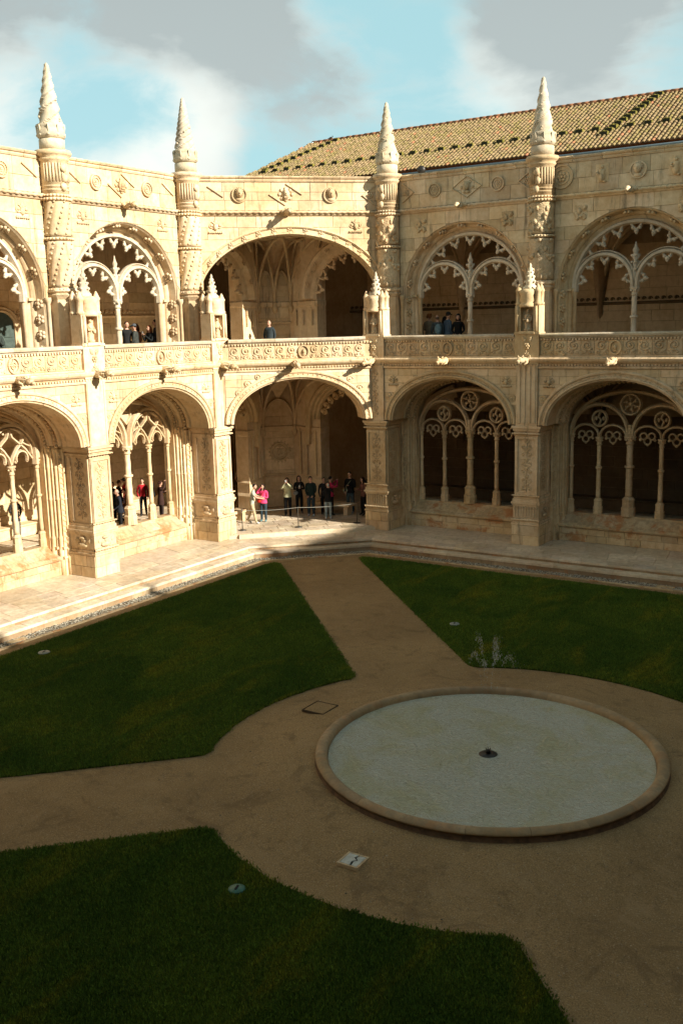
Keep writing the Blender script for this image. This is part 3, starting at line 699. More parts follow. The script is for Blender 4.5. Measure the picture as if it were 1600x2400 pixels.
    for k, z in enumerate((10.05, 10.28, 10.46, 10.62)):
        for i in range(5): q = i * 2 * PI / 5 + k; r_ = .22 - .04 * k; mb.blob((r_ * math.cos(q), .18 + r_ * math.sin(q), z), .06 - .006 * k, 0, 5, 4)
    M['turret_pinnacle'] = mb.mesh('crocketed_pinnacle', 'limestone_pale')
    # niche statue
    mb = MB(); mb.lathe(0, .02, [(.15, 8.5), (.16, 8.56), (.12, 8.6), (.13, 8.75), (.115, 8.9), (.14, 9.02), (.12, 9.08), (.045, 9.12), (.04, 9.15)], 10, tw=lambda q, z: 1 + .07 * math.cos(7 * q))
    mb.blob((0, 0, 9.22), (.065, .07, .085), 0, 8, 6); mb.tube([(-.13, -.0, 9.02), (-.15, -.08, 8.9), (-.03, -.13, 8.92)], .035, 6); mb.tube([(.13, -.0, 9.02), (.15, -.07, 8.88), (.06, -.14, 8.82)], .035, 6)
    mb.blob((.03, -.15, 8.88), (.05, .03, .07), 0, 6, 4)
    M['statue'] = mb.mesh('niche_statue', 'limestone_carved')
    mb = MB(); rosette(mb, 0, 7.95, .13, -.12, 6); arabesque(mb, 0, 7.45, 7.8, .18, -.11, 0, .02, 1)
    for sg in (-1, 1): leaf(mb, sg * .05, 8.1, .25, PI / 2 - sg * .6, -.12, .6)
    M['turret_relief'] = mb.mesh('carved_relief', 'limestone_carved')
    # creature strut linking turret and column
    mb = MB(); mb.tube([(0, .38, 9.15), (0, .6, 9.6), (0, .85, 9.85), (0, 1.0, 10.1)], [.11, .13, .12, .07], 8); mb.blob((0, 1.0, 10.12), (.1, .13, .12), 0, 7, 5, .2); mb.tube([(.0, .40, 9.5), (0, .7, 9.35), (0, 1.08, 9.4)], [.08, .07, .06], 6)
    mb.tube([(-.05, 1.0, 10.15), (-.08, 1.02, 10.34)], [.05, .01], 5); mb.tube([(.05, 1.0, 10.15), (.08, 1.02, 10.34)], [.05, .01], 5)
    M['strut'] = mb.mesh('beast_strut', 'limestone_carved')
    # gargoyles, pointing to -w
    for k in range(3):
        r = random.Random(k); mb = MB(); dz = (.0, -.06, .04)[k]
        mb.tube([(0, .05, 0), (0, -.25, .02), (0, -.5, .0 + dz), (0, -.68, -.02 + dz)], [.13, .15, .13, .10], 9)
        mb.blob((0, -.78, .02 + dz), (.13, .17, .13), 0, 9, 6, .08); mb.blob((0, -.95, -.03 + dz), (.08, .11, .07), 0, 7, 5)
        mb.blob((0, -.92, -.10 + dz), (.06, .09, .03), 0, 6, 4)
        for sg in (-1, 1):
            mb.tube([(sg * .08, -.72, .12 + dz), (sg * .13, -.66, .22 + dz)], [.045, .012], 5); mb.blob((sg * .07, -.88, .07 + dz), .03, 0, 5, 3)
            mb.tube([(sg * .12, -.3, .0), (sg * .17, -.42, -.08), (sg * .10, -.55, -.14)], [.06, .05, .035], 6)
        for q in range(14): a_ = r.uniform(0, 2 * PI); mb.blob((.13 * math.cos(a_), r.uniform(-.8, -.05), .12 * math.sin(a_)), r.uniform(.03, .06), 0, 5, 4, .2)
        mb.v = [(x * .85, y * .85, z * .85) for x, y, z in mb.v]; M['garg%d' % k] = mb.mesh('gargoyle', 'limestone')
    mb = MB(); mb.tube([(0, .05, 0), (0, -.2, .02), (0, -.42, -.02)], [.10, .12, .09], 8); mb.blob((0, -.5, .0), (.11, .13, .11), 0, 8, 6, .12); mb.blob((0, -.61, -.03), (.06, .06, .05), 0, 6, 4)
    for sg in (-1, 1): mb.blob((sg * .10, -.42, .08), (.04, .05, .06), 0, 5, 4); mb.blob((sg * .13, -.12, .03), (.12, .08, .08), 0, 6, 4)
    M['garg_small'] = mb.mesh('gargoyle', 'limestone')
build_verticals()

def build_ornaments():
    mb = MB(); disc(mb, 0, 0, .27, 0, .03); ringd(mb, 0, 0, .25, -.02, .03, 0, 24, .06); ringd(mb, 0, 0, .15, -.02, .02, 0, 18, .05); rosette(mb, 0, 0, .11, -.03)
    for i in range(16): q = i * PI / 8; mb.blob((.2 * math.cos(q), -.035, .2 * math.sin(q)), .025, 0, 5, 3)
    M['orn_round'] = mb.mesh('round_medallion', 'limestone')
    mb = MB(); disc(mb, 0, -.02, .29, 0, .03); ringd(mb, 0, -.02, .28, -.02, .03, 0, 24, .06); head(mb, 0, .04, .22, -.03)
    M['orn_head'] = mb.mesh('bust_medallion', 'limestone')
    mb = MB(); disc(mb, 0, 0, .42, 0, .02, 0, 26); ringd(mb, 0, 0, .40, -.01, .03, 0, 30, .05); ringd(mb, 0, 0, .26, -.01, .02, 0, 22, .04); rosette(mb, 0, 0, .2, -.02)
    M['orn_wheel'] = mb.mesh('wheel_medallion', 'limestone')
    mb = MB()
    pr = [(-.022, .02), (-.022, -.055), (.022, -.055), (.022, .02)]
    for a, b in (((-.62, .02), (-.04, .40)), ((.62, -.02), (.04, -.40))): pass
    mb.sweep([(-.66, .0), (-.02, -.41)], pr, 0); mb.sweep([(.02, .41), (.66, .0)], pr, 0)
    mb.blob((0, -.04, 0), (.16, .10, .22), 0, 8, 6, .1); head(mb, 0, .03, .17, -.03, 0, True)
    for i in range(8): q = i * PI / 4; mb.blob((.25 * math.cos(q), -.02, .22 * math.sin(q)), (.07, .04, .07), 0, 6, 4, .2)
    M['orn_bars'] = mb.mesh('bust_between_bars', 'limestone')
    mb = MB(); bar(mb, [(-.62, 0), (0, .40), (.62, 0), (0, -.40)], .024, .05, 0, True); head(mb, 0, .02, .18, -.02)
    for i in range(6): q = i * PI / 3; mb.blob((.24 * math.cos(q), -.01, .2 * math.sin(q)), (.06, .03, .06), 0, 6, 4, .2)
    M['orn_diamond'] = mb.mesh('lozenge_bust', 'limestone')
    mb = MB(); mb.sweep([(-.30, .30), (.30, -.10)], pr, 0); M['orn_stick'] = mb.mesh('carved_bar', 'limestone')
    mb = MB(); mb.sweep([(-.35, .36), (.16, 0), (-.35, -.36)], pr, 0); rosette(mb, -.18, 0, .13, -.02); M['orn_chevron'] = mb.mesh('half_lozenge', 'limestone')
    mb = MB(); r = random.Random(4)
    for sg in (-1, 1): spiral(mb, sg * .16, .06, .13, -.01, 1.3, sg, PI / 2, .03)
    for i in range(7): mb.blob((-.24 + .08 * i, -.02, -.20), .05, 0, 6, 4, .2)
    mb.blob((0, -.02, 0), (.10, .07, .14), 0, 7, 5, .2); leaf(mb, 0, .1, .2, PI / 2, -.02, .7)
    M['orn_spandrel'] = mb.mesh('scroll_relief', 'limestone_fine')
    mb = MB()
    for i in range(9): mb.blob((r.uniform(-.18, .18), -.02, r.uniform(-.22, .2)), (r.uniform(.05, .1), .06, r.uniform(.06, .12)), 0, 7, 5, .25)
    mb.plate([(-.24, -.26), (.24, -.26), (.24, .26), (-.24, .26)], -.012, .03)
    M['orn_beast'] = mb.mesh('beast_relief', 'limestone_carved')
    mb = MB(); mb.plate([(-.24, -.32), (.24, -.32), (.24, .32), (-.24, .32)], -.015, .03); mb.lathe(0, -.02, [(.1, -.3), (.13, -.1), (.09, 0), (.13, .1), (.05, .14)], 8); mb.blob((0, -.05, .2), .075, 0, 7, 5)
    mb.tube([(-.1, -.05, .1), (-.18, -.09, 0), (-.06, -.12, -.04)], .035, 5); mb.tube([(.06, -.03, -.28), (.12, -.07, -.32)], .05, 5)
    M['orn_figure'] = mb.mesh('figure_relief', 'limestone')
    mb = MB(); spiral(mb, 0, 0, .14, -.01, 1.4, 1, 0, .035); disc(mb, 0, 0, .15, .0, .02); M['orn_snail'] = mb.mesh('spiral_boss', 'limestone_fine')
build_ornaments()

def build_low_tracery():
    # type R: twin lights with rings and trefoils
    mb = MB(); E = .05
    bar(mb, ltr(0, 4.62, 2.27, 1.58, 36), .09, .16)
    for sg in (-1, 1):
        c = sg * 1.18
        bar(mb, [(c - 1.08, 4.4)] + ltr(c, 4.62, 1.08, 1.08, 26) + [(c + 1.08, 4.4)], .085, .14)
        for s2 in (-1, 1):
            k = c + s2 * .53; bar(mb, [(k - .50, 4.42)] + ltr(k, 4.50, .50, .42, 14) + [(k + .50, 4.42)], .05, .10)
            for dx, dz in ((-.15, 4.46), (.15, 4.46), (0, 4.28)): bar(mb, arcp(k + dx, dz + .08, .125, .125, 0, 2 * PI, 12)[:-1], .035, .07, TR, True)
            for dx, dz in ((-.27, 4.34), (.27, 4.34), (0, 4.16)): mb.blob((k + dx, TR, dz + .06), .06, 0, 6, 4)
        bar(mb, arcp(c, 5.16, .27, .29, 0, 2 * PI, 18)[:-1], .055, .10, TR, True)
        bar(mb, [(c - .03, 4.9), (c + .05, 5.1), (c - .05, 5.22), (c + .03, 5.42)], .05, .07)
        for s2 in (-1, 1): mb.blob((c + s2 * .14, TR, 5.16), (.06, .06, .09), 0, 6, 4)
    bar(mb, arcp(0, 5.72, .36, .38, 0, 2 * PI, 22)[:-1], .06, .12, TR, True)
    for i in range(6):
        q = i * PI / 3 + PI / 6; bar(mb, [(0.05 * math.cos(q), 5.72 + .05 * math.sin(q)), (.35 * math.cos(q + .25), 5.72 + .36 * math.sin(q + .25))], .03, .07); mb.blob((.2 * math.cos(q), TR, 5.72 + .2 * math.sin(q)), .06, 0, 6, 4)
    mb.blob((0, TR - .04, 5.72), .09, 0, 7, 5)
    mb.sweep([(0, 4.5), (0, 4.95)], [(-.13, 0), (-.05, -.14), (.05, -.14), (.13, 0), (.05, .14), (-.05, .14)], TR)
    M['low_tracery_R'] = mb.mesh('tracery_arches', 'limestone_carved')
    # type L: interlaced bars
    mb = MB(); bar(mb, ltr(0, 4.62, 2.27, 1.58, 36), .09, .16)
    for sg in (-1, 1):
        c = sg * 1.16; r1 = 1.04
        bar(mb, [(c - r1, 4.4)] + ltr(c, 4.78, r1, 1.08, 28) + [(c + r1, 4.4)], .10, .15)
        bar(mb, ltr(c, 4.78, r1 - .16, .94, 26), .035, .10)
        for s2 in (-1, 1):
            # arms rising from the mullion and crossing
            bar(mb, [(c, 4.45), (c + s2 * .08, 4.72), (c + s2 * .26, 4.98), (c + s2 * .50, 5.22), (c + s2 * .62, 5.46)], .05, .10)
            bar(mb, [(c + s2 * .88, 4.62), (c + s2 * .62, 4.98), (c + s2 * .34, 5.22), (c + s2 * .10, 5.42), (c, 5.72)], .05, .10)
            bar(mb, arcp(c + s2 * .46, 4.66, .24, .26, -.35, PI + .35, 12), .045, .09)
            bar(mb, [(c + s2 * .9, 5.02), (c + s2 * .68, 5.12), (c + s2 * .5, 5.22)], .04, .08)
            for dx, dz in ((.22, 4.56), (.70, 4.56), (.46, 4.92)): mb.blob((c + s2 * dx, TR, dz), .065, 0, 6, 4)
            mb.blob((c + s2 * .3, TR, 5.0), .06, 0, 6, 4); mb.blob((c + s2 * .2, TR, 5.55), .05, 0, 5, 4)
    # crest between the arches
    bar(mb, [(-.22, 5.95), (-.26, 5.65), (0, 5.36), (.26, 5.65), (.22, 5.95), (0, 5.86)], .06, .08, TR - .02, True); mb.plate([(-.18, 5.62), (0, 5.42), (.18, 5.62), (.18, 5.9), (-.18, 5.9)], TR - .05, TR + .05)
    for sg in (-1, 1): mb.blob((sg * .24, TR, 5.98), .08, 0, 6, 4)
    M['low_tracery_L'] = mb.mesh('tracery_arches', 'limestone')
    for nm, r, z1, ped in (('low_col', .085, 4.45, .62), ('low_col_main', .125, 4.52, .75)):
        mb = MB(); shaft(mb, 0, 1.47, z1, r, ped=ped); M[nm] = mb.mesh('mullion_column', 'limestone'); mb = MB(); shaft(mb, 0, 1.47, z1, r, ped=ped); M[nm + '_R'] = mb.mesh('mullion_column', 'limestone_carved')
    mb = MB(); shaft(mb, 0, 1.47, 4.55, .07, ped=.55); M['low_half'] = mb.mesh('jamb_shaft', 'limestone')
build_low_tracery()

# ------------------------------------------------------------------ ground, terrace, lawns
CC = (17.65, -17.65)
GAP_R = 3.66
mb = MB(); mb.add([(-900, -900, -.02), (900, -900, -.02), (900, 900, -.02), (-900, 900, -.02)], [(0, 1, 2, 3)])
link('ground', mb.mesh('ground', 'sandy_gravel'), kind='structure')
# gently uneven gravel court
N = 150; xs = np.linspace(1.2, 34.1, N); ys = np.linspace(-34.1, -1.2, N)
def gz(x, y):
    t = min(1, max(0, (math.hypot(x - CC[0], y - CC[1]) - 3.5) / 2.1)); return .20 * (1 - t * t * (3 - 2 * t))
vs = [(x, y, gz(x, y) + .012 * mnoise.noise(Vector((x * .6, y * .6, 0))) + .006 * mnoise.noise(Vector((x * 2.7, y * 2.7, 3)))) for y in ys for x in xs]
fs = [(j * N + i, j * N + i + 1, (j + 1) * N + i + 1, (j + 1) * N + i) for j in range(N - 1) for i in range(N - 1)]
mb = MB(); mb.add(vs, fs, 0, True); link('gravel_path', mb.mesh('gravel_path', 'sandy_gravel'), kind='structure')

def octline(off, z=0.0, far=17.6):
    """line parallel to the cloister front at distance off inside the court, from left wing to right wing"""
    k = C + off * (1 - 2 ** .5) * -1 if False else None
    # left: x=off ; chamfer: x-y = C+off*sqrt2 ; right: y=-off
    s_ = C + off * 2 ** .5
    return [(off, -far), (off, off - s_), (s_ - off, -off), (far, -off)]
FAR = 24.3
def band(o0, o1, z0, z1, name, mat, parent=None, split=None, drop=None, kind=None, under=None):
    """strip between two offsets; split -> individual stones"""
    A = octline(o0, far=FAR); Bq = octline(o1, far=FAR); objs = []
    for sgm in range(3):
        a0, a1 = Vector(A[sgm]), Vector(A[sgm + 1]); b0, b1 = Vector(Bq[sgm]), Vector(Bq[sgm + 1])
        L = (a1 - a0).length; k = max(1, round(L / split)) if split else 1; t = [i / k for i in range(k + 1)]
        if split:
            rr = random.Random(sgm * 7 + int(o0 * 100)); t = [x + (rr.uniform(-.2, .2) / k if 0 < i < k else 0) for i, x in enumerate(t)]
        for i in range(k):
            g = .004 / L if split else 0
            p = [a0.lerp(a1, t[i] + g), a0.lerp(a1, t[i + 1] - g), b0.lerp(b1, t[i + 1] - g), b0.lerp(b1, t[i] + g)]
            m2 = MB(); jz = rr.uniform(-.004, .004) if split else 0; e = .006 if split else 0
            cx = sum(q.x for q in p) / 4; cy = sum(q.y for q in p) / 4
            ins = [(q.x + (cx - q.x) * e * 1.5, q.y + (cy - q.y) * e * 1.5, z1 + jz) for q in p]
            md = [(q.x, q.y, z1 + jz - e) for q in p]; bt = [(q.x, q.y, z0) for q in p]
            f2 = [(0, 1, 2, 3)] + [(4 + q, (q + 1) % 4 + 4, (q + 1) % 4, q) for q in range(4)] + [(8 + q, (q + 1) % 4 + 8, (q + 1) % 4 + 4, q + 4) for q in range(4)]
            m2.add(ins + md + bt, [tuple(reversed(f)) for f in f2])
            objs.append(link(name, m2.mesh(name, mat), parent, kind=kind))
    return objs
pv = empty('pavement', kind='structure')
mb = MB(); A = octline(1.60, far=FAR)
mb.add([(x, y, ZT - .03) for x, y in A] + [(-2.3, -FAR, ZT - .03), (-2.3, 2.3, ZT - .03), (FAR, 2.3, ZT - .03)] + [(x, y, -.1) for x, y in A], [(0, 4, 5, 1), (1, 5, 2), (2, 5, 6, 3), (0, 1, 8, 7), (1, 2, 9, 8), (2, 3, 10, 9)])
link('paving_bed', mb.mesh('paving_bed', 'limestone_mortar'), pv)
band(1.15, 1.68, .34, ZT, 'edge_stone', 'limestone_paving', pv, .95)
band(1.2, 1.645, .20, .345, 'riser_stone', 'limestone_step', pv, 1.3)
band(.60, 1.145, ZT - .1, ZT, 'paving_stone', 'limestone_paving', pv, .8)
band(.0, .595, ZT - .1, ZT, 'paving_stone', 'limestone_paving', pv, .9)
band(-1.5, -.005, ZT - .1, ZT, 'paving_stone', 'limestone_paving', pv, 1.6)
st = empty('stone_step', kind='structure')
band(1.56, 2.06, .17, .26, 'step_stone', 'limestone_paving', st, 1.1)
band(1.6, 2.03, -.08, .175, 'riser_stone', 'limestone_step', st, 1.4)
kb = empty('drain_kerb', kind='structure')
band(2.50, 2.60, -.05, .035, 'kerb_stone', 'limestone_bench', kb, 1.4)

# pebble drain strip
def pebbles():
    r = np.random.RandomState(3); V = []; Fc = []; Cc = []
    A = octline(2.05, far=FAR); Bq = octline(2.49, far=FAR)
    base = np.array([[0, 0, 1], [1, 0, .3], [.31, .95, .3], [-.81, .59, .3], [-.81, -.59, .3], [.31, -.95, .3]])
    fc = [(0, i, i % 5 + 1) for i in range(1, 6)]
    for s_ in range(3):
        a0, a1, b0, b1 = map(np.array, (A[s_], A[s_ + 1], Bq[s_], Bq[s_ + 1])); L = np.linalg.norm(a1 - a0); k = int(L * 300)
        t = r.rand(k); w = r.rand(k)
        P = (a0 + (a1 - a0) * t[:, None]) * (1 - w[:, None]) + (b0 + (b1 - b0) * t[:, None]) * w[:, None]
        for p in P:
            sc = np.array([r.uniform(.018, .038), r.uniform(.015, .03), r.uniform(.012, .024)]); q = r.uniform(0, 6.28); c_, s2 = math.cos(q), math.sin(q)
            v = base * sc; v = np.c_[v[:, 0] * c_ - v[:, 1] * s2 + p[0], v[:, 0] * s2 + v[:, 1] * c_ + p[1], v[:, 2] + .005 + r.uniform(0, .018)]
            o = len(V); V.extend(v.tolist()); Fc.extend([(a + o, b + o, c + o) for a, b, c in fc])
            g = r.choice([.08, .16, .30, .45, .55]) * r.uniform(.8, 1.2); Cc.extend([(g, g * .93, g * .8, 1)] * 5)
    me = bpy.data.meshes.new('pebbles'); me.from_pydata(V, [], Fc)
    ca = me.color_attributes.new('Col', 'FLOAT_COLOR', 'CORNER'); ca.data.foreach_set('color', np.repeat(np.array(Cc, np.float32), 3, 0).ravel())
    me.materials.append(MATS['pebble']); link('pebbles', me, kind='stuff', label='grey and white pebbles filling the drain strip along the steps', cat='pebbles')
pebbles()

def loose():
    r = np.random.RandomState(8); V = []; Fc = []; Cc = []
    base = np.array([[0, 0, 1], [1, 0, 0], [.31, .95, 0], [-.81, .59, 0], [-.81, -.59, 0], [.31, -.95, 0]]); fc = [(0, i, i % 5 + 1) for i in range(1, 6)]
    k = 0
    while k < 9000:
        x, y = r.uniform(9, 24), r.uniform(-30, -9)
        if math.hypot(x - CC[0], y - CC[1]) < 3.65 or (abs(y + 35) > 20 and r.rand() < .5): k += 1; continue
        k += 1; sc = r.uniform(.006, .014) * (1 if r.rand() < .97 else 1.8); q = r.uniform(0, 6.28); c_, s2 = math.cos(q), math.sin(q); v = base * np.array([sc, sc * r.uniform(.6, 1), sc * .7])
        v = np.c_[v[:, 0] * c_ - v[:, 1] * s2 + x, v[:, 0] * s2 + v[:, 1] * c_ + y, v[:, 2] + gz(x, y) + .004]
        o = len(V); V.extend(v.tolist()); Fc.extend([(a + o, b + o, c + o) for a, b, c in fc]); g = r.choice([.10, .18, .30, .42]); Cc.extend([(g, g * .82, g * .6, 1)] * 5)
    me = bpy.data.meshes.new('loose_gravel'); me.from_pydata(V, [], Fc); ca = me.color_attributes.new('Col', 'FLOAT_COLOR', 'CORNER'); ca.data.foreach_set('color', np.repeat(np.array(Cc, np.float32), 3, 0).ravel())
    me.materials.append(MATS['pebble']); link('gravel', me, kind='stuff', label='loose gravel stones scattered over the paths around the pool', cat='gravel')
loose()
# lawns: four sectors between the diagonal paths
R1 = 5.87; HWP = 1.52
def lawn_outline(k):
    """closed outline of sector k (0 west, 1 north, 2 east, 3 south) about the court centre, with rounded corners"""
    off = 17.65 - 3.12                                        # outer edge distance from centre
    d, d2 = {0: (2.1, 2.75), 1: (2.2, 2.25), 3: (1.72, 2.40)}[k]
    # west sector in local coords: x from -off inward, |y| < |x| - d
    p0 = (-off, off - d)
    # clipped by the chamfer of the court (parallel to it)
    pts = [p0]
    # diagonal edge meets the circle
    # solve (x, -x-d): x^2+(x+d)^2=R1^2
    x = (-2 * d - math.sqrt(max(0, 4 * d * d - 8 * (d * d - R1 * R1)))) / 4
    x2 = (-2 * d2 - math.sqrt(max(0, 4 * d2 * d2 - 8 * (d2 * d2 - R1 * R1)))) / 4
    a = math.atan2(-x - d, x); a2 = -math.atan2(-x2 - d2, x2)
    arc = [(R1 * math.cos(q), R1 * math.sin(q)) for q in np.linspace(a, 2 * PI + a2, 40)]
    raw = [p0] + arc + [(-off, -(off - d2))]
    # round the two outer tips
    def rounder(P, idx, r_):
        a_, b_, c_ = Vector(P[idx - 1]), Vector(P[idx]), Vector(P[(idx + 1) % len(P)])
        u1 = (a_ - b_).normalized(); u2 = (c_ - b_).normalized()
        return [tuple(b_ + u1 * r_ * (1 - t) ** 2 + u2 * r_ * t * t) for t in np.linspace(0, 1, 8)]
    out = rounder(raw, 0, .8) + rounder(raw, 1, .28) + raw[2:-2] + rounder(raw, len(raw) - 2, .28) + rounder(raw, len(raw) - 1, .8)
    rot = -k * PI / 2; c_, s_ = math.cos(rot), math.sin(rot)
    res = []
    # densify + ragged edge
    for i in range(len(out)):
        a_, b_ = Vector(out[i]), Vector(out[(i + 1) % len(out)]); m_ = max(1, int((b_ - a_).length / .12))
        for j in range(m_):
            q = a_.lerp(b_, j / m_); nn = mnoise.noise(Vector((q.x * 3.3, q.y * 3.3, k))) * .03 + mnoise.noise(Vector((q.x * 11, q.y * 11, k))) * .02
            q = q * (1 + nn / max(q.length, 1)); res.append((CC[0] + q.x * c_ - q.y * s_, CC[1] + q.x * s_ + q.y * c_))
    return res
def inside(P, X, Y):
    P = np.array(P); ins = np.zeros(len(X), bool); j = len(P) - 1
    for i in range(len(P)):
        xi, yi = P[i]; xj, yj = P[j]
        c_ = ((yi > Y) != (yj > Y)) & (X < (xj - xi) * (Y - yi) / (yj - yi + 1e-12) + xi); ins ^= c_; j = i
    return ins
LAWN_TXT = ['wedge of lawn along the sunlit left arcade', 'wedge of lawn in front of the shaded right arcade', None, 'dark wedge of lawn nearest the viewer in front of the pool']
for k in (0, 1, 3):
    P = lawn_outline(k); m2 = MB(); nP = len(P); c0 = (sum(p[0] for p in P) / nP, sum(p[1] for p in P) / nP)
    top = [(x, y, .035) for x, y in P]; bot = [(x, y, -.02) for x, y in P]
    m2.add(top + bot, [tuple(range(nP))[::1]] + [(i, nP + i, nP + (i + 1) % nP, (i + 1) % nP) for i in range(nP)])
    lw = link('lawn', m2.mesh('lawn', 'turf'), kind='structure')
    # blades
    r = np.random.RandomState(k + 5); A_ = np.array(P); x0, y0 = A_.min(0); x1, y1 = A_.max(0)
    n_ = {0: 330000, 1: 230000, 3: 420000}[k]
    if k == 0: y0 = max(y0, -26.0)
    if k == 1: x1 = min(x1, 20.5)
    if k == 3: x1 = min(x1, 24.5); y0 = max(y0, -31.0)
    X = r.uniform(x0, x1, n_); Y = r.uniform(y0, y1, n_); ok = inside(P, X, Y)
    # ragged fringe outside the cut edge
    tt = r.randint(0, nP, 9000); X = np.r_[X[ok], A_[tt, 0] + r.normal(0, .035, 9000)]; Y = np.r_[Y[ok], A_[tt, 1] + r.normal(0, .035, 9000)]
    okc = (X > x0 - .1) & (X < x1 + .1) & (Y > y0 - .1) & (Y < y1 + .1); X = X[okc]; Y = Y[okc]; q = len(X)
    ang = r.uniform(0, 2 * PI, q); hh = r.uniform(.022, .055, q); wd = r.uniform(.008, .016, q); lean = r.uniform(.0, .03, q); la = r.uniform(0, 2 * PI, q)
    V = np.zeros((q, 3, 3), np.float32)
    V[:, 0] = np.c_[X - wd * np.cos(ang), Y - wd * np.sin(ang), np.full(q, .03)]; V[:, 1] = np.c_[X + wd * np.cos(ang), Y + wd * np.sin(ang), np.full(q, .03)]
    V[:, 2] = np.c_[X + lean * np.cos(la), Y + lean * np.sin(la), .035 + hh]
    me = bpy.data.meshes.new('grass'); me.vertices.add(q * 3); me.vertices.foreach_set('co', V.ravel())
    me.loops.add(q * 3); me.loops.foreach_set('vertex_index', np.arange(q * 3, dtype=np.int32)); me.polygons.add(q)
    me.polygons.foreach_set('loop_start', np.arange(0, q * 3, 3, dtype=np.int32)); me.polygons.foreach_set('loop_total', np.full(q, 3, np.int32)); me.update(calc_edges=True)
    g = r.uniform(.55, 1.35, q); ca = me.color_attributes.new('Col', 'FLOAT_COLOR', 'CORNER')
    cc = np.repeat(np.c_[g * r.uniform(.9, 1.15, q), g, g * .9, np.ones(q)], 3, 0).astype(np.float32); ca.data.foreach_set('color', cc.ravel())
    me.materials.append(MATS['grass_blade']); link('grass', me, None, kind='stuff', label='short mown grass on the ' + LAWN_TXT[k], cat='grass')

# ------------------------------------------------------------------ basin
def basin():
    t = empty('fountain_basin', (CC[0], CC[1], 0), label='large round shallow stone fountain basin in the middle of the gravel court', cat='fountain')
    prof = [(3.27, .05), (3.27, .32), (3.29, .37), (3.33, .398), (3.40, .405), (3.46, .39), (3.505, .36), (3.52, .335), (3.50, .31), (3.44, .30), (3.42, .2), (3.42, .05), (3.42, .0), (3.42, -.05)]
    k = 20
    for i in range(k):
        a0 = 2 * PI * i / k + .0012 + .1 * (i % 3) / k; a1 = 2 * PI * (i + 1) / k - .0006 + .1 * ((i + 1) % 3) / k
        m2 = MB(); vs = []; n_ = 6; K = len(prof); j_ = rnd.uniform(-.002, .002)
        for s_ in range(n_ + 1):
            q = a0 + (a1 - a0) * s_ / n_
            for r_, z in prof: vs.append(((r_ + j_) * math.cos(q), (r_ + j_) * math.sin(q), z + j_ * .5))
        fs = [(s_ * K + p, (s_ + 1) * K + p, (s_ + 1) * K + p + 1, s_ * K + p + 1) for s_ in range(n_) for p in range(K - 1)]
        m2.add(vs, fs, 0, True); m2.add(vs[:K] + vs[n_ * K:], [tuple(range(K)), tuple(range(K, 2 * K))[::-1]]); me = m2.mesh('rim_stone', 'limestone_basin'); link('rim_stone', me, t)
    m2 = MB(); m2.lathe(0, 0, [(3.60, -.06), (3.50, -.01)], 60); m2.add([(3.3 * math.cos(2 * PI * i / 60), 3.3 * math.sin(2 * PI * i / 60), .09) for i in range(60)], [tuple(range(60))])
    link('basin_floor', m2.mesh('basin_floor', 'basin_floor'), t)
    m2 = MB(); fp = [(3.50, .30), (3.49, .24), (3.53, .19), (3.57, .14)]; m2.add([(r_ * math.cos(2 * PI * j / 90), r_ * math.sin(2 * PI * j / 90), z) for r_, z in fp for j in range(90)], [(i * 90 + j, i * 90 + (j + 1) % 90, (i + 1) * 90 + (j + 1) % 90, (i + 1) * 90 + j) for i in range(3) for j in range(90)], 0, True); link('basin_foot', m2.mesh('basin_foot', 'foot_stone'), t)
    m2 = MB(); m2.add([(3.26 * math.cos(2 * PI * i / 90), 3.26 * math.sin(2 * PI * i / 90), 0) for i in range(90)], [tuple(range(90))])
    link('water', m2.mesh('water', 'basin_water'), None, (CC[0], CC[1], .27), kind='structure')
    nz = empty('fountain_nozzle', (CC[0] + .03, CC[1] - .08, .2), label='small dark fountain nozzle in the middle of the basin', cat='nozzle')
    m2 = MB(); m2.lathe(0, 0, [(.16, .0), (.205, .03), (.205, .09), (.18, .11), (.05, .13)], 24); link('base_disc', m2.mesh('base_disc', 'dark_metal'), nz); nz.scale = (.95, .95, .75)
    m2 = MB(); m2.lathe(0, 0, [(.05, .10), (.045, .17), (.06, .19), (.03, .23)], 12)
    for i in range(6): q = i * PI / 3; m2.tube([(.03 * math.cos(q), .03 * math.sin(q), .16), (.055 * math.cos(q), .055 * math.sin(q), .26)], .009, 5)
    link('jet_head', m2.mesh('jet_head', 'dark_metal'), nz)
    # spray
    r = random.Random(11); m2 = MB(); o = Vector((CC[0] + .03, CC[1] - .08, .45))
    for j, (dx, dy, vz) in enumerate(((.25, .05, 6.4), (-.25, -.12, 6.7), (.62, .22, 6.1), (-.6, .25, 6.0), (.1, -.5, 6.1), (.45, -.35, 6.3), (.12, .3, 6.6))):
        for i in range(150):
            t_ = (i + r.random()) / 150 * .66; t_ = t_ if r.random() < .42 else r.uniform(.42, .82)
            sp = .012 + .10 * max(0, t_ - .35) ** 1.2
            p = o + Vector((dx * t_, dy * t_, vz * t_ - 4.9 * t_ * t_)) + Vector((r.gauss(0, sp), r.gauss(0, sp), r.gauss(0, sp * 1.2)))
            s_ = r.uniform(.0018, .0042); m2.blob(p, (s_ * .8, s_ * .8, s_ * r.uniform(1.5, 6.0)), 0, 5, 3)
    link('water_spray', m2.mesh('water_spray', 'water_drop'), None, kind='stuff', label='fine spray of water drops thrown up above the pool', cat='spray')
basin()

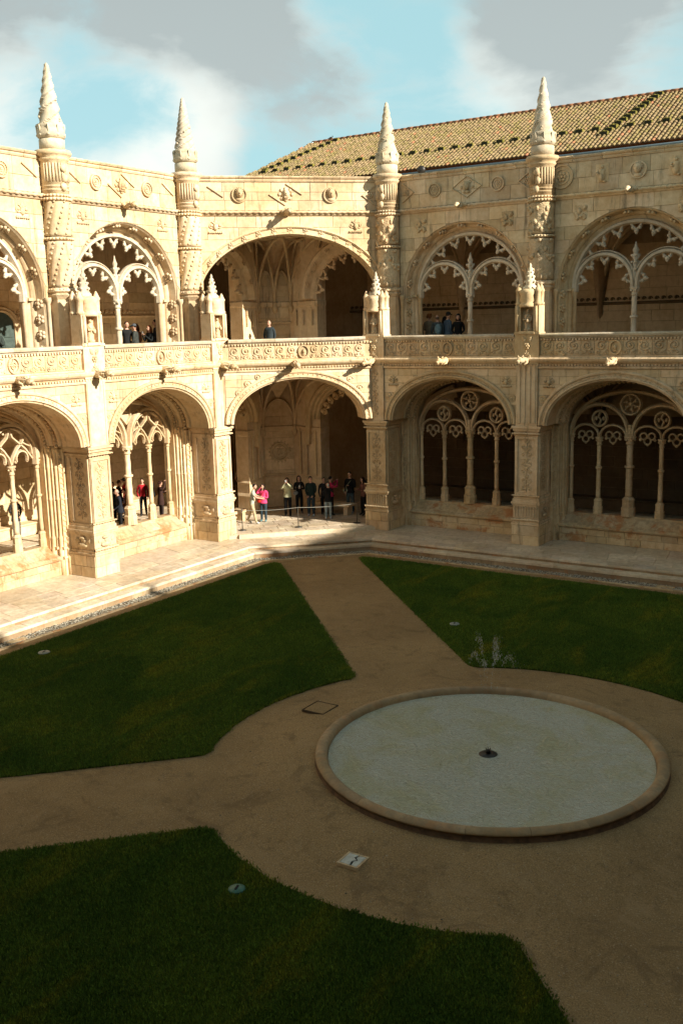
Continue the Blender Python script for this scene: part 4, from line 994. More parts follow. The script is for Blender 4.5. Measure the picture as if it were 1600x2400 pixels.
# ------------------------------------------------------------------ the wings
FR = {'L': (lambda k: Vector((0, -(C + B / 2 + k * B), 0)), PI / 2), 'R': (lambda k: Vector((C + B / 2 + k * B, 0, 0)), 0.0), 'C': (lambda k: Vector((C / 2, -C / 2, 0)), PI / 4)}
def at(o, rz, u, w, z=0.0):
    return (o[0] + u * math.cos(rz) - w * math.sin(rz), o[1] + u * math.sin(rz) + w * math.cos(rz), o[2] + z)
WINGS = {
 'L': empty('arcade_wing', label='sunlit two storey stone arcade wing running along the left of the court', cat='arcade'),
 'R': empty('arcade_wing', label='shaded two storey stone arcade wing on the right below the tiled roof', cat='arcade'),
 'C': empty('corner_bay', label='two storey corner bay with open wide arches joining the sunlit and shaded wings', cat='arcade')}

def cornice_line(W_, o, rz, hw, d, corner=False):
    pass

def spandrel_orn(W_, o, rz, mesh, pts, w, z):
    for u in pts: link(mesh.name.split('.')[0], mesh, W_, at(o, rz, u, w, z), rz)

def bay(s, k, detail):
    W_ = WINGS[s]; o = FR[s][0](k); rz = FR[s][1]
    L_ = lambda me, nm=None, u=0, w=0, z=0, par=W_: link(nm or me.name.split('.')[0], me, par, at(o, rz, u, w, z), rz)
    # lower storey
    L_(M['arch']); lw = L_(M['low_wall']); L_(M['bench']); L_(M['par_core']); L_(M['cornice'])
    win = link('lower_window', M['low_tracery_' + s], W_, o, rz)
    sfx = '_R' if s == 'R' else ''
    for u, nm in ((0, 'low_col_main'), (-1.18, 'low_col'), (1.18, 'low_col')):
        c_ = link('mullion_column', M[nm + sfx], win); c_.location = (u, 0, 0)
    for u in (-2.26, 2.26): link('jamb_shaft', M['low_half'], win, (u, 0, 0))
    if detail >= 2:
        courses = [4.99, 5.37, 5.76, 6.15, 6.54, 6.84, 7.11]
        polys = ashlar(-2.87, 2.87, courses, low_cut, 1.0, 10 + k)
        for i, p in enumerate(polys):
            m2 = MB(); m2.plate(p, 0 + rnd.uniform(-.003, .003), .06, .008); st_ = link('stone', m2.mesh('stone', 'limestone'), lw)
        polys = ashlar(-2.76, 2.76, [ZT, .70, .945], lambda u: 0, .72, 20 + k)
        bw = [x for x in W_.children if x.name.startswith('bench_wall')][-1]
        for p in polys:
            m2 = MB(); m2.plate(p, 1.41 + rnd.uniform(-.006, .004), 1.5, .012); link('stone', m2.mesh('stone', 'limestone_bench'), bw)
        for i in range(7):
            u = (i - 3) * .794; link('nosing_stone', M['bench_nosing'], bw, (u, rnd.uniform(-.004, .004), rnd.uniform(-.003, .003))); link('sill_stone', M['bench_top'], bw, (u, 0, rnd.uniform(-.003, .003)))
    else:
        mm = MB(); backing(mm, -2.87, 2.87, 4.9, 7.11, low_cut, 0, .05); L_(mm.mesh('wall_facing', 'limestone'))
        mm = MB(); mm.box(-2.76, 2.76, 1.41, 1.5, ZT, .945); L_(mm.mesh('bench_facing', 'limestone_bench'))
        for i in range(7): L_(M['bench_nosing'], u=(i - 3) * .794); L_(M['bench_top'], u=(i - 3) * .794)
    # parapet
    nP = 11; span = 2 * (HW - .50); pw = span / nP
    for i in range(nP):
        u = -HW + .50 + pw * (i + .5); mid_ = i == nP // 2
        me = M['panel_cross' if s == 'L' and k % 2 else 'panel_round'] if mid_ else M['panel%d' % ((i * 3 + k) % 4)]
        x = L_(me, u=u); x.scale = ((pw / .60) if mid_ else pw / .455, 1, 1)
    for i in range(6): x = L_(M['coping'], u=-HW + .50 + span / 6 * (i + .5)); x.location.z += rnd.uniform(-.003, .003)
    # upper storey
    L_(M['up_arch']); uw = L_(M['up_wall']); L_(M['up_jamb-1']); L_(M['up_jamb1']); L_(M['string'])
    win = link('upper_window', M['up_tracery'], W_, o, rz); link('mullion_column', M['up_col'], win)
    if detail >= 2:
        courses = [7.4, 7.9, 8.4, 8.9, 9.4, 9.9] + [9.9 + .47 * i for i in range(1, 7)] + [13.21]
        for p in ashlar(-2.86, 2.86, courses, up_cut, 1.0, 30 + k):
            m2 = MB(); m2.plate(p, D + rnd.uniform(-.003, .003), D + .06, .007); link('stone', m2.mesh('stone', 'limestone'), uw)
        for p in ashlar(-2.86, 2.86, [13.42, 13.93, 14.5], lambda u: 0, .95, 40 + k):
            m2 = MB(); m2.plate(p, D + rnd.uniform(-.003, .003), D + .06, .008); link('stone', m2.mesh('stone', 'limestone'), uw)
    else:
        mm = MB(); backing(mm, -2.86, 2.86, ZU, 14.5, up_cut, D, D + .05, 60); L_(mm.mesh('wall_facing', 'limestone'))
    for i in range(6): x = L_(M['top_coping'], u=-HW + B / 6 * (i + .5)); x.location.z += rnd.uniform(-.006, .006)
    # ornaments of the top wall
    zo = 14.02
    if s == 'L':
        for u, nm in ((-2.3, 'orn_stick'), (-1.3, 'orn_round'), (-.05, 'orn_bars'), (1.25, 'orn_round'), (2.4, 'orn_stick')): L_(M[nm], u=u, w=D, z=zo)
    elif k == 0:
        for u, nm in ((-2.35, 'orn_chevron'), (-1.25, 'orn_round'), (.15, 'orn_diamond'), (1.45, 'orn_round')): L_(M[nm], u=u, w=D, z=zo)
        x = L_(M['orn_chevron'], u=2.45, w=D, z=zo); x.scale = (-1, 1, 1)
    else:
        for u, nm in ((-2.6, 'orn_wheel'), (-1.1, 'orn_figure'), (.2, 'orn_head'), (1.5, 'orn_figure'), (2.5, 'orn_wheel')): L_(M[nm], u=u, w=D, z=zo)
    for u in (-2.0, 2.0): x = L_(M['orn_spandrel' if s == 'L' else 'orn_beast'], u=u * (1 if s == 'L' else .93), w=D, z=12.78 if s == 'L' else 12.72)
    for u in (-2.45, 2.45): L_(M['orn_spandrel'], u=u, w=0, z=6.62).scale = (.8, 1, .8)
    for u in (-2.62, 2.62): L_(M['orn_snail'], u=u * 1.03, w=0, z=6.0)
    L_(M['garg_small'], 'gargoyle', u=0, w=D - .05, z=13.32)
    L_(M['garg%d' % (k % 3)], 'gargoyle', u=0, w=-.05, z=7.42)

def pier_line(s, o, rz, k, inner=True, cone='spire_a', col_at=None):
    """everything that stands on one pier"""
    W_ = WINGS[s]
    def L_(me, nm=None, u=0, w=0, z=0, par=None, rr=0): return link(nm or me.name.split('.')[0], me, par or W_, at(o, rz, u, w, z) if par is None else (u, w, z), (rz if par is None else 0) + rr)
    p = link('pier', M['pier'], W_, o, rz)
    link('carved_relief', M['pier_relief'], p); link('fluted_relief', M['ped_relief' if s == 'R' else 'ped_relief_b'], p)
    for sg in (-1, 1):                                        # reliefs on both reveal sides
        x = link('carved_relief', M['pier_relief_b'], p, (sg * .46, .53, 0), PI / 2 * sg)
        x = link('shell_relief', M['ped_relief_b'], p, (sg * .51, .53, 0), PI / 2 * sg); x.scale = (1, 1, 1)
    # plinth ashlar
    for f, wd, org, rr_ in ((0, .55, (0, -.07), 0), (1, .66, (.55, .60), PI / 2), (2, .66, (-.55, .60), -PI / 2)):
        for i, poly in enumerate(ashlar(-wd, wd, [ZT, .80, 1.19], lambda u: 0, .55, 50 + k + f)):
            key = ('pl', f, k % 2, i)
            if key not in STONES: m2 = MB(); m2.plate(poly, -.02, .03, .012); STONES[key] = m2.mesh('stone', 'limestone')
            link('stone', STONES[key], p, (org[0], org[1], 0), rr_)
    L_(M['jamb-1']); L_(M['jamb1']); L_(M['pilaster_plain' if s == 'L' else 'pilaster_fluted' if k % 2 == 1 else 'pilaster'])
    t = L_(M['turret'], 'turret'); link('crocketed_pinnacle', M['turret_pinnacle'], t); link('niche_statue', M['statue'], t); link('carved_relief', M['turret_relief'], t); link('beast_strut', M['strut'], t)
    L_(M['garg%d' % ((k + 1) % 3)], 'gargoyle', w=-.08, z=7.42)
    q = col_at if col_at is not None else Vector(at(o, rz, 0, D))
    cl = link('buttress_column', M['col_foot'], W_, q, rz)
    sp = 1 if s == 'R' else 0
    for nm in ('col_drum_low%d' % sp, 'col_drum_high%d' % sp, 'col_ring0', 'col_ring1', 'col_ring2', 'col_ring3', 'col_head'): link(M[nm].name.split('.')[0], M[nm], cl)
    s2 = link('spire', M[cone], W_, q, rz + k); link('leaf_cup', M['spire_cup'], s2)

for k in range(4): bay('L', k, 2 if k < 2 else 1)
for k in range(4): bay('R', k, 2 if k < 2 else 1)
for k in range(4):
    pier_line('L', Vector((0, -(C + k * B), 0)), PI / 2, k, cone=('spire_b', 'spire_c', 'spire_a', 'spire_b')[k], col_at=Vector((-D + .18, -(C + k * B), 0)))
    pier_line('R', Vector((C + k * B, 0, 0)), 0, k, cone=('spire_c', 'spire_d', 'spire_a', 'spire_b')[k], col_at=Vector((C + k * B, D - .18, 0)))

# corner bay
def corner():
    W_ = WINGS['C']; o = FR['C'][0](0); rz = PI / 4; dC = D / 2 ** .5
    L_ = lambda me, nm=None, u=0, w=0, z=0, par=W_: link(nm or me.name.split('.')[0], me, par, at(o, rz, u, w, z), rz)
    L_(M['carch']); lw = L_(M['clow_wall']); L_(M['cpar_core']); L_(M['ccornice'])
    for p in ashlar(-2.95, 2.95, [4.99, 5.37, 5.76, 6.15, 6.54, 6.84, 7.11], clow_cut, 1.0, 60):
        m2 = MB(); m2.plate(p, rnd.uniform(-.003, .003), .06, .008); link('stone', m2.mesh('stone', 'limestone'), lw)
    nP = 12; span = 5.5; pw = span / nP
    for i in range(nP):
        u = -span / 2 + pw * (i + .5); mid_ = i == 6; x = L_(M['panel_round'] if mid_ else M['panel%d' % ((i * 3) % 4)], u=u); x.scale = ((pw / .6 * 1.1) if mid_ else pw / .455, 1, 1)
    for i in range(6): L_(M['coping'], u=-span / 2 + span / 6 * (i + .5))
    for u, z, sc in ((-2.42, 6.30, 1.0), (-2.05, 6.66, 1), (-1.66, 6.92, .8), (2.10, 6.72, .9), (2.5, 6.35, .9)): L_(M['orn_snail'], u=u, z=z).scale = (sc, 1, sc)
    L_(M['garg1'], 'gargoyle', u=-.15, w=-.05, z=7.42)
    # upper
    L_(M['cup_arch']); uw = L_(M['cup_wall']); L_(M['cstring'])
    courses = [10.0 + .46 * i for i in range(7)] + [13.21]
    for p in ashlar(-3.85, 3.85, [7.4, 8, 8.6, 9.3] + courses, cup_cut, 1.05, 61):
        m2 = MB(); m2.plate(p, dC + rnd.uniform(-.003, .003), dC + .06, .008); link('stone', m2.mesh('stone', 'limestone'), uw)
    for p in ashlar(-3.85, 3.85, [13.42, 13.80, 14.12, 14.5], lambda u: 0, 1.0, 62):
        m2 = MB(); m2.plate(p, dC + rnd.uniform(-.004, .003), dC + .06, .009); link('stone', m2.mesh('stone', 'limestone'), uw)
    for i in range(8): x = L_(M['top_coping'], u=-4.15 + 8.3 / 8 * (i + .5), w=dC - D); x.scale = (1.0374 / 1.1, 1, 1)
    for u, nm in ((-2.9, 'orn_stick'), (-1.97, 'orn_head'), (-.12, 'orn_bars'), (1.70, 'orn_head')): L_(M[nm], u=u, w=dC, z=14.03)
    x = L_(M['orn_chevron'], u=3.15, w=dC, z=14.0); x.scale = (-1, 1, 1)
    for u in (-2.95, 2.70): L_(M['orn_spandrel'], u=u, w=dC, z=12.78)
    L_(M['garg_small'], 'gargoyle', u=-.12, w=dC - .05, z=13.32).scale = (1.1, 1.25, 1.1)
    for i in range(17):
        q = math.radians(14 + 152 * i / 16); u, z = (CUA + .15) * math.cos(q), CUZ + (CUB + .15) * math.sin(q)
        x = L_(M['flower'], u=u, w=dC - .01, z=z)
        x.rotation_euler = (0, 0, rz); x.rotation_mode = 'XYZ'
    for sg in (-1, 1):                                       # jambs of the wide upper arch
        m2 = MB(); m2.box(min(sg * 3.70, sg * 4.1), max(sg * 3.70, sg * 4.1), dC, dC + .9, ZU, 10.1); m2.lathe(sg * 3.72, dC + .06, [(.1, ZU), (.08, 7.8), (.08, 9.7), (.14, 9.9), (.15, 10.0)], 8)
        L_(m2.mesh('jamb_moulding', 'limestone'))
    # the inner pier with its canted face, both storeys, and arches to the galleries either side
    base = [(-2.0, -.33), (-2.02, .25), (-2.14, .30), (-2.14, .80), (-2.30, .86), (-2.30, 1.15), (-2.5, 1.30), (-2.5, 1.50)]
    poly = base + [(-y, -x) for x, y in reversed(base)]
    back = [(.33, 2.7), (-1.0, 3.1), (-3.1, 1.0), (-2.7, -.33)]
    ring = poly + back
    for z0, z1, nm in ((ZF, 6.9, 'lower'), (ZU, 13.2, 'upper')):
        zs = [(z0, .10), (z0 + .75, .10), (z0 + .82, .13), (z0 + .95, .04), (z0 + 1.35, .04), (z0 + 1.42, .08), (z0 + 1.5, .0), (z0 + 3.5, 0), (z0 + 3.55, .06), (z0 + 3.75, .08), (z0 + 3.8, .0), (z1, 0)] if nm == 'lower' else [(z0, .0), (9.72, 0), (9.78, .07), (9.95, .09), (10.0, .0), (z1, 0)]
        m2 = MB(); k_ = len(ring); vs = []
        for z, off in zs:
            for x, y in ring: vs.append((x + off * .7, y - off * .7, z))
        fs = [(i * k_ + j, i * k_ + (j + 1) % k_, (i + 1) * k_ + (j + 1) % k_, (i + 1) * k_ + j) for i in range(len(zs) - 1) for j in range(k_)]
        m2.add(vs, fs); pr = link('inner_pier', m2.mesh('inner_pier', 'limestone_inner' if nm == 'lower' else 'limestone'), W_)
        ox = FR['C'][0](0)
        # stones on the canted face
        fc = Vector((-2.0, 2.0, 0)); rr_ = PI / 4
        cs = [1.3 + .5 * i for i in range(8)] if nm == 'lower' else [7.4, 7.95, 8.5, 8.95] + [9.25 + .48 * i for i in range(7)]
        for p in ashlar(-.66, .66, cs, lambda u: 0, .8, 70):
            m2 = MB(); m2.plate(p, -.02 + rnd.uniform(-.004, .004), .04, .01); link('stone', m2.mesh('stone', 'limestone_inner' if nm == 'lower' else 'limestone'), pr, fc, rr_)
        m2 = MB()
        if nm == 'lower':
            ringd(m2, 0, 3.15, .40, -.03, .05, 0, 26, .06); ringd(m2, 0, 3.15, .30, -.03, .025, 0, 22, .04)
            for i in range(18): q = i * PI / 9; leaf(m2, .42 * math.cos(q), 3.15 + .42 * math.sin(q), .14, q, -.03, .6)
            arabesque(m2, 0, 2.95, 3.4, .16, -.035, 0, .02, 2); m2.extr([(.0, 1.22), (-.12, 1.25), (-.14, 1.32), (-.05, 1.40), (0, 1.42)], -.85, .85); m2.extr([(.0, 2.05), (-.06, 2.08), (-.06, 2.13), (0, 2.15)], -.78, .78)
            me = m2.mesh('wreath_medallion', 'limestone_inner')
        else:
            m2.extr([(.0, 9.0), (-.06, 9.02), (-.06, 9.07), (0, 9.1)], -.78, .78)
            for i in range(7): spiral(m2, -.62 + .2 * i, 9.18, .07, -.03, 1, 1, 0, .022, 0, 8); m2.blob((-.7 + .2 * i, -.04, 8.94), .035, 0, 5, 4)
            m2.lathe(0, -.02, [(.02, 9.62), (.12, 9.74), (.15, 9.85), (.11, 9.95)], 8)
            me = m2.mesh('carved_band', 'limestone')
        link(me.name.split('.')[0], me, pr, fc, rr_)
        # side strips with pierced carving
        for (x, y) in ((-2.09, .52), (-2.24, .98), (-1.98, -.05)):
            for a_, b_ in ((x, y), (-y, -x)):
                m2 = MB(); z = z0 + 1.6; top_ = 4.2 if nm == 'lower' else 9.6
                while z < top_: m2.blob((a_ + .02, b_ - .02, z), (.055, .055, .06), 0, 6, 4, .15); m2.blob((a_ + .045, b_ - .045, z + .05), .03, 0, 5, 3); z += .095
                link('carved_strip', m2.mesh('carved_strip', 'limestone_inner' if nm == 'lower' else 'limestone'), pr)
        # arches of the two side openings, with hanging cusps
        for s_, (oo, r2) in enumerate(((Vector((-0, -2.1, 0)), PI / 2), (Vector((2.1, 0, 0)), 0.0))):
            zc = 4.72 if nm == 'lower' else 10.04; bb = 1.5 if nm == 'lower' else 1.85
            if nm == 'lower':
                pf = [(.55, -.25), (.45, -.35), (.32, -.35), (.28, -.2), (.2, -.2), (.16, -.1), (.05, -.1), (0, 0), (0, .35), (.6, .35)]
            else: pf = [(.62, -.32), (.55, -.40), (.40, -.38), (.25, -.15), (.12, -.1), (0, 0), (0, .3), (.6, .3)]
            m2 = MB(); m2.sweep(ltr(0, zc, 1.77, bb, 30), pf, TR, False, False)
            if nm == 'lower':
                for q in range(20, 165, 13):
                    a_ = math.radians(q); e = (math.cos(a_), math.sin(a_)); 
                    for rr3, ww in ((.12, .13), (.30, .10)): m2.blob(((1.77 - rr3) * e[0], TR, zc + (bb - rr3) * e[1]), ww, 0, 8, 5)
                    bar(m2, arcp((1.77 - .22) * e[0], zc + (bb - .22) * e[1], .12, .12, 0, 2 * PI, 10)[:-1], .04, .08, TR, True)
            else:
                cusps(m2, 0, zc, 1.77, [math.radians(a_) for a_ in (14, 36, 58, 80, 102, 124, 146, 166)], .27, b=bb)
                for q in range(20, 170, 24): a_ = math.radians(q); rosette(m2, (1.77 + .36) * math.cos(a_), zc + (bb + .36) * math.sin(a_), .14, TR - .36, 6)
            cutf = cut(1.77 + .5, bb + .5, zc, z0 + 3)
            backing(m2, -2.45, 2.45, z0 + 3, z1, cutf, TR - .2, TR + .4, 30)
            rotc = link('side_arch', m2.mesh('side_arch', 'limestone_inner' if nm == 'lower' else 'limestone'), W_, (oo[0] if r2 else oo[0], oo[1], 0), r2)
    # vault webs and ribs over the triangular bay
    for nm, zs_, zt_ in (('lower', 4.35, 6.80), ('upper', 9.95, 12.75)):
        m2 = MB(); P0 = Vector((-2.0, 2.0)); N_ = 20; vs = []; fs = []
        for i in range(N_ + 1):
            a_ = -PI / 2 + PI / 2 * i / N_; d = Vector((math.cos(a_), math.sin(a_)))
            for j in range(13):
                t = j / 12; z = zs_ + 1.2 + (zt_ - zs_ - 1.2) * math.sqrt(max(0, 1 - (1 - min(1, t * 2.6)) ** 2))
                RL = (4.45 if nm == 'upper' else 5.45) / max(.6, math.cos(a_ + PI / 4)); vs.append((P0.x + d.x * RL * t, P0.y + d.y * RL * t, z + .10 * abs(math.sin(3 * PI * i / N_)) * min(1, t * 3)))
        for i in range(N_):
            for j in range(12): q = i * 13 + j; fs.append((q, q + 1, q + 14, q + 13))
        m2.add(vs, fs, 0, True); web = link('vault_web', m2.mesh('vault_web', 'limestone_inner' if nm == 'lower' else 'limestone'), W_)
        U_ = Vector((.7071, .7071)); O_ = Vector((.7071, -.7071)); zb = zt_ - .16
        boss = [P0 + O_ * 1.5 + U_ * .95, P0 + O_ * 1.5 - U_ * .95, P0 + O_ * 2.7, P0 + O_ * 3.0 + U_ * 1.7, P0 + O_ * 3.0 - U_ * 1.7]
        spr = [(-.74, 0), (.74, 0)] + ([(0, 0)] if nm == 'upper' else [])
        m2 = MB()
        def rib(a, b, r_=.07):
            m2.tube([(a.x + (b.x - a.x) * (1 - math.cos(q)), a.y + (b.y - a.y) * (1 - math.cos(q)), zs_ - .1 + (zb - zs_ + .1) * math.sin(q)) for q in np.linspace(0, PI / 2, 12)], r_, 6)
        for u, _ in spr:
            a = P0 + U_ * u + O_ * .10
            for bi in ((0, 2) if u > 0 else (1, 2) if u < 0 else (0, 1)): rib(a, boss[bi])
            if u: rib(a, boss[3 if u > 0 else 4], .075)
            m2.lathe(a.x, a.y, [(.02, zs_ - .5), (.10, zs_ - .4), (.13, zs_ - .25), (.10, zs_ - .12), (.12, zs_)], 8)
        for sg in (-1, 1):
            a = P0 + U_ * sg * 1.75 + O_ * .9; rib(a, boss[3 if sg > 0 else 4]); rib(a, boss[0 if sg > 0 else 1])
        for a, b in ((0, 1), (0, 3), (1, 4), (2, 3), (2, 4), (3, 4), (0, 2), (1, 2)):
            m2.tube([(*boss[a], zb), (*((boss[a] + boss[b]) / 2), zb + .03), (*boss[b], zb)], .06, 6)
        for b in boss: m2.blob((b.x, b.y, zb - .03), (.18, .18, .11), 0, 8, 5)
        # pointed wall ribs on the canted face
        spans = [(-.74, 0), (0, .74)] if nm == 'upper' else [(-.74, .74)]
        for ua_, ub_ in spans:
            h_ = (ub_ - ua_) / 2; hz = 1.5 if nm == 'upper' else 1.35; pp_ = []
            for q in np.linspace(0, 1, 9): pp_.append((ua_ + h_ * (1 - math.cos(q * PI / 2)) , zs_ - .1 + hz * math.sin(q * PI / 2)))
            pr2 = pp_ + [(ua_ + ub_ - x, z) for x, z in reversed(pp_[:-1])]
            m2.tube([(P0.x + U_.x * u + O_.x * .06, P0.y + U_.y * u + O_.y * .06, z) for u, z in pr2], .055, 6)
        link('vault_rib', m2.mesh('vault_rib', 'limestone_inner' if nm == 'lower' else 'limestone'), W_)
corner()

# ------------------------------------------------------------------ galleries behind the arcades
def vault_mesh(zs, h, nm):
    mb = MB(); nu, nv = 20, 18; u0, u1, v0, v1 = -HW, HW, 2.2, 8.0; vc, vh = 5.1, 2.9; vs = []
    def zz(u, v): a = math.sqrt(max(0, 1 - (abs(u) / HW) ** 2)); b = math.sqrt(max(0, 1 - (abs(v - vc) / vh) ** 2)); return zs + h * max(a, b)
    for j in range(nv + 1):
        for i in range(nu + 1): u = u0 + (u1 - u0) * i / nu; v = v0 + (v1 - v0) * j / nv; vs.append((u, v, zz(u, v)))
    mb.add(vs, [(j * (nu + 1) + i, (j + 1) * (nu + 1) + i, (j + 1) * (nu + 1) + i + 1, j * (nu + 1) + i + 1) for j in range(nv) for i in range(nu)], 0, True)
    for su in (-1, 1):
        for sv in (-1, 1):
            for ku, kv in ((1, 1), (.55, 1), (1, .55), (0.02, 1)):
                pts = []
                for i in range(11):
                    t = i / 10; u = su * HW * (1 - t * ku); v = vc + sv * vh * (1 - t * kv); pts.append((u, v, zs + h * math.sqrt(max(0, 1 - (1 - t) ** 2)) - .05))
                mb.tube(pts, .07, 6)
    for sv in (-1, 1):                                        # corbelled springer cones
        for su in (-1, 1):
            mb.lathe(su * HW, vc + sv * (vh - .02), [(.03, zs - 1.0), (.12, zs - .85), (.15, zs - .7), (.12, zs - .6), (.22, zs), (.42, zs + h * .45)], 8)
    mb.blob((0, vc, zs + h - .05), (.3, .3, .15), 0, 8, 5)
    M[nm] = mb.mesh('rib_vault', 'limestone_inner')
    M[nm + 'R'] = mb.mesh('rib_vault', 'limestone_shaded')
vault_mesh(4.2, 2.5, 'vault_low'); vault_mesh(9.9, 3.1, 'vault_up')
gv = {'L': empty('gallery_wall', label='back wall of the left galleries seen through the sunlit window tracery', cat='wall'),
      'R': empty('gallery_wall', label='dark back wall of the right galleries behind the shaded window tracery', cat='wall')}
for s in 'LR':
    for k in range(-1, 4):
        o = FR[s][0](k); rz = FR[s][1]
        if k >= 0:
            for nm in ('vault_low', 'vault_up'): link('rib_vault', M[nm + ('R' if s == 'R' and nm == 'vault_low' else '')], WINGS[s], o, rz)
    o = FR[s][0](0); rz = FR[s][1]; sg = 1 if s == 'L' else -1
    # core wall, floors, roof slab; u runs from the corner outwards
    ua, ub = (-FAR + 8 + 0, 16.0) if s == 'L' else (-16.0, FAR - 8)
    mb = MB(); mb.box(ua - 8, ub + 0, 8.02, 8.6, 0, 15); link('wall_core', mb.mesh('wall_core', 'limestone_mortar'), gv[s], o, rz)
    for z0, z1, cnt, sd_ in ((ZF, 4.9, 0, 80), (ZU, 12.2, 0, 81)):
        cs = list(np.arange(z0, z1, .46)); lo_u, hi_u = (-9.5, 8.5) if s == 'L' else (-8.5, 9.5)
        polys = ashlar(lo_u, hi_u, cs, lambda u: 0, 1.15, sd_)
        if s == 'L':
            me_k = 0
            for p in polys:
                m2 = MB(); m2.plate(p, 8.0 + rnd.uniform(-.006, .004), 8.06, .012); link('stone', m2.mesh('stone', 'limestone_inner'), gv[s], o, rz); me_k += 1
                if me_k >= 150: break
        else:
            m2 = MB()
            for p in polys: m2.plate(p, 8.0 + rnd.uniform(-.006, .004), 8.06, .012)
            link('stonework', m2.mesh('stonework', 'limestone_shaded' if z0 < 5 else 'limestone_inner'), gv[s], o, rz, kind='stuff')
    # carved frieze band of the upper gallery wall and wall bench below
    m2 = MB(); m2.extr([(8.0, 9.45), (7.93, 9.47), (7.9, 9.52), (7.93, 9.56), (8.0, 9.58)], -9.5, 9.5)
    for i in range(70): u = -9.4 + i * .27; spiral(m2, u, 9.68, .09, 7.96, .9, 1, 0, .03, 0, 7)
    link('scroll_frieze', m2.mesh('scroll_frieze', 'limestone_inner' if s == 'L' else 'limestone_shaded'), gv[s], o, rz)
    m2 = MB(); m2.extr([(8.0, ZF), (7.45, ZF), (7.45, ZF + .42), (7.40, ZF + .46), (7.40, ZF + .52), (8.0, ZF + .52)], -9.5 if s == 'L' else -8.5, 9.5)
    link('wall_bench', m2.mesh('wall_bench', 'limestone_inner' if s == 'L' else 'limestone_shaded'), gv[s], o, rz)
fl = empty('gallery_floor', kind='structure')
mb = MB()
for z0, z1 in ((ZT - .4, ZF - .03), (ZU - .35, ZU - .02)):
    mb.box(-8.6, -1.9 if z1 < 2 else -.34, -FAR - 8, 8.6, z0, z1); mb.box(-1.9 if z1 < 2 else -.34, FAR + 8, 1.9 if z1 < 2 else .34, 8.6, z0, z1)
    e = 1.9 if z1 < 2 else .34
    mb.add([(-e, -C, z0), (0, -C - .02, z0), (C, 0, z0), (C, e, z0), (-e, e, z0), (-e, -C, z1), (0, -C - .02, z1), (C, 0, z1), (C, e, z1), (-e, e, z1)], [(5, 6, 7, 8, 9), (4, 3, 2, 1, 0), (0, 1, 6, 5), (1, 2, 7, 6)])
link('floor_slab', mb.mesh('floor_slab', 'limestone_paving'), fl)
# paving stones of the corner bay floor and the strip behind the left arcade
def pave(o, rz, u0, u1, w0, w1, z, su, sw, seed, keep=lambda u, w: True):
    r = random.Random(seed); w = w0; row = 0
    while w < w1 - .05:
        u = u0 + (su * .5 if row % 2 else 0)
        while u < u1:
            L = su * r.uniform(.85, 1.15); uc, wc = u + L / 2, w + sw / 2
            if keep(uc, wc):
                m2 = MB(); g = .006; dz = r.uniform(-.003, .003)
                x0, x1, y0, y1 = u + g, u + L - g, w + g, w + sw - g; e = .01
                m2.add([(x0 + e, y0 + e, z + dz), (x1 - e, y0 + e, z + dz), (x1 - e, y1 - e, z + dz), (x0 + e, y1 - e, z + dz), (x0, y0, z - .01), (x1, y0, z - .01), (x1, y1, z - .01), (x0, y1, z - .01), (x0, y0, z - .06), (x1, y0, z - .06), (x1, y1, z - .06), (x0, y1, z - .06)],
                       [(0, 1, 2, 3)] + [(4 + q, 4 + (q + 1) % 4, (q + 1) % 4, q) for q in range(4)] + [(8 + q, 8 + (q + 1) % 4, 4 + (q + 1) % 4, 4 + q) for q in range(4)])
                link('paving_stone', m2.mesh('paving_stone', 'limestone_paving'), fl, o, rz)
            u += L
        w += sw; row += 1
pave(FR['C'][0](0), PI / 4, -3.6, 3.6, .06, 3.3, ZF, .72, .62, 5, lambda u, w: abs(u) < 3.75 - w * .75 + 1.0)
m2 = MB(); m2.extr([(-.12, ZT - .05), (-.12, ZF - .03), (-.08, ZF + .002), (.04, ZF + .002), (.04, ZT - .05)], -2.66, 2.66); link('threshold', m2.mesh('threshold', 'limestone_paving'), fl, FR['C'][0](0), PI / 4)
pave(FR['L'][0](0), PI / 2, -9.5, 7.0, 2.35, 7.4, ZF, 1.3, .84, 6)
m2 = MB(); m2.box(-8.6, -D - .55, -FAR - 8, 8.6, 13.4, 14.3); m2.box(-D - .55, FAR + 8, D + .55, 8.6, 13.4, 14.3)
m2.add([(-D - .6, -C, 13.4), (C, D + .6, 13.4), (-D - .6, D + .6, 13.4), (-D - .6, -C, 14.3), (C, D + .6, 14.3), (-D - .6, D + .6, 14.3)], [(0, 1, 2), (5, 4, 3), (0, 3, 4, 1)])
link('terrace_roof', m2.mesh('terrace_roof', 'limestone_mortar'), kind='structure')

# door in the back wall of the left upper gallery
dr = link('wooden_door', None, None, at(FR['L'][0](0), PI / 2, -.65, 7.98), PI / 2, label='dark green arched door in the back wall of the left upper gallery', cat='door')
m2 = MB(); pth = [(-.62, ZU)] + ltr(0, 9.15, .62, .55, 14) + [(.62, ZU)]; m2.plate(pth[::-1], -.10, .02, .005)
link('door_leaf', m2.mesh('door_leaf', 'door_paint'), dr)
m2 = MB()
for x in (-.3, .3):
    for z in (7.6, 8.15, 8.7): m2.plate([(x - .2, z), (x + .2, z), (x + .2, z + .42), (x - .2, z + .42)], -.13, -.08, .02)
link('door_panel', m2.mesh('door_panel', 'door_paint'), dr)
m2 = MB(); m2.sweep(pth, [(0, .02), (0, -.16), (.06, -.20), (.12, -.14), (.2, -.2), (.26, -.1), (.3, .02)], 0, False, False); m2.lathe(.85, -.12, [(.12, ZU), (.08, 7.7), (.08, 9.2), (.14, 9.4)], 8); m2.lathe(-.85, -.12, [(.12, ZU), (.08, 7.7), (.08, 9.2), (.14, 9.4)], 8)
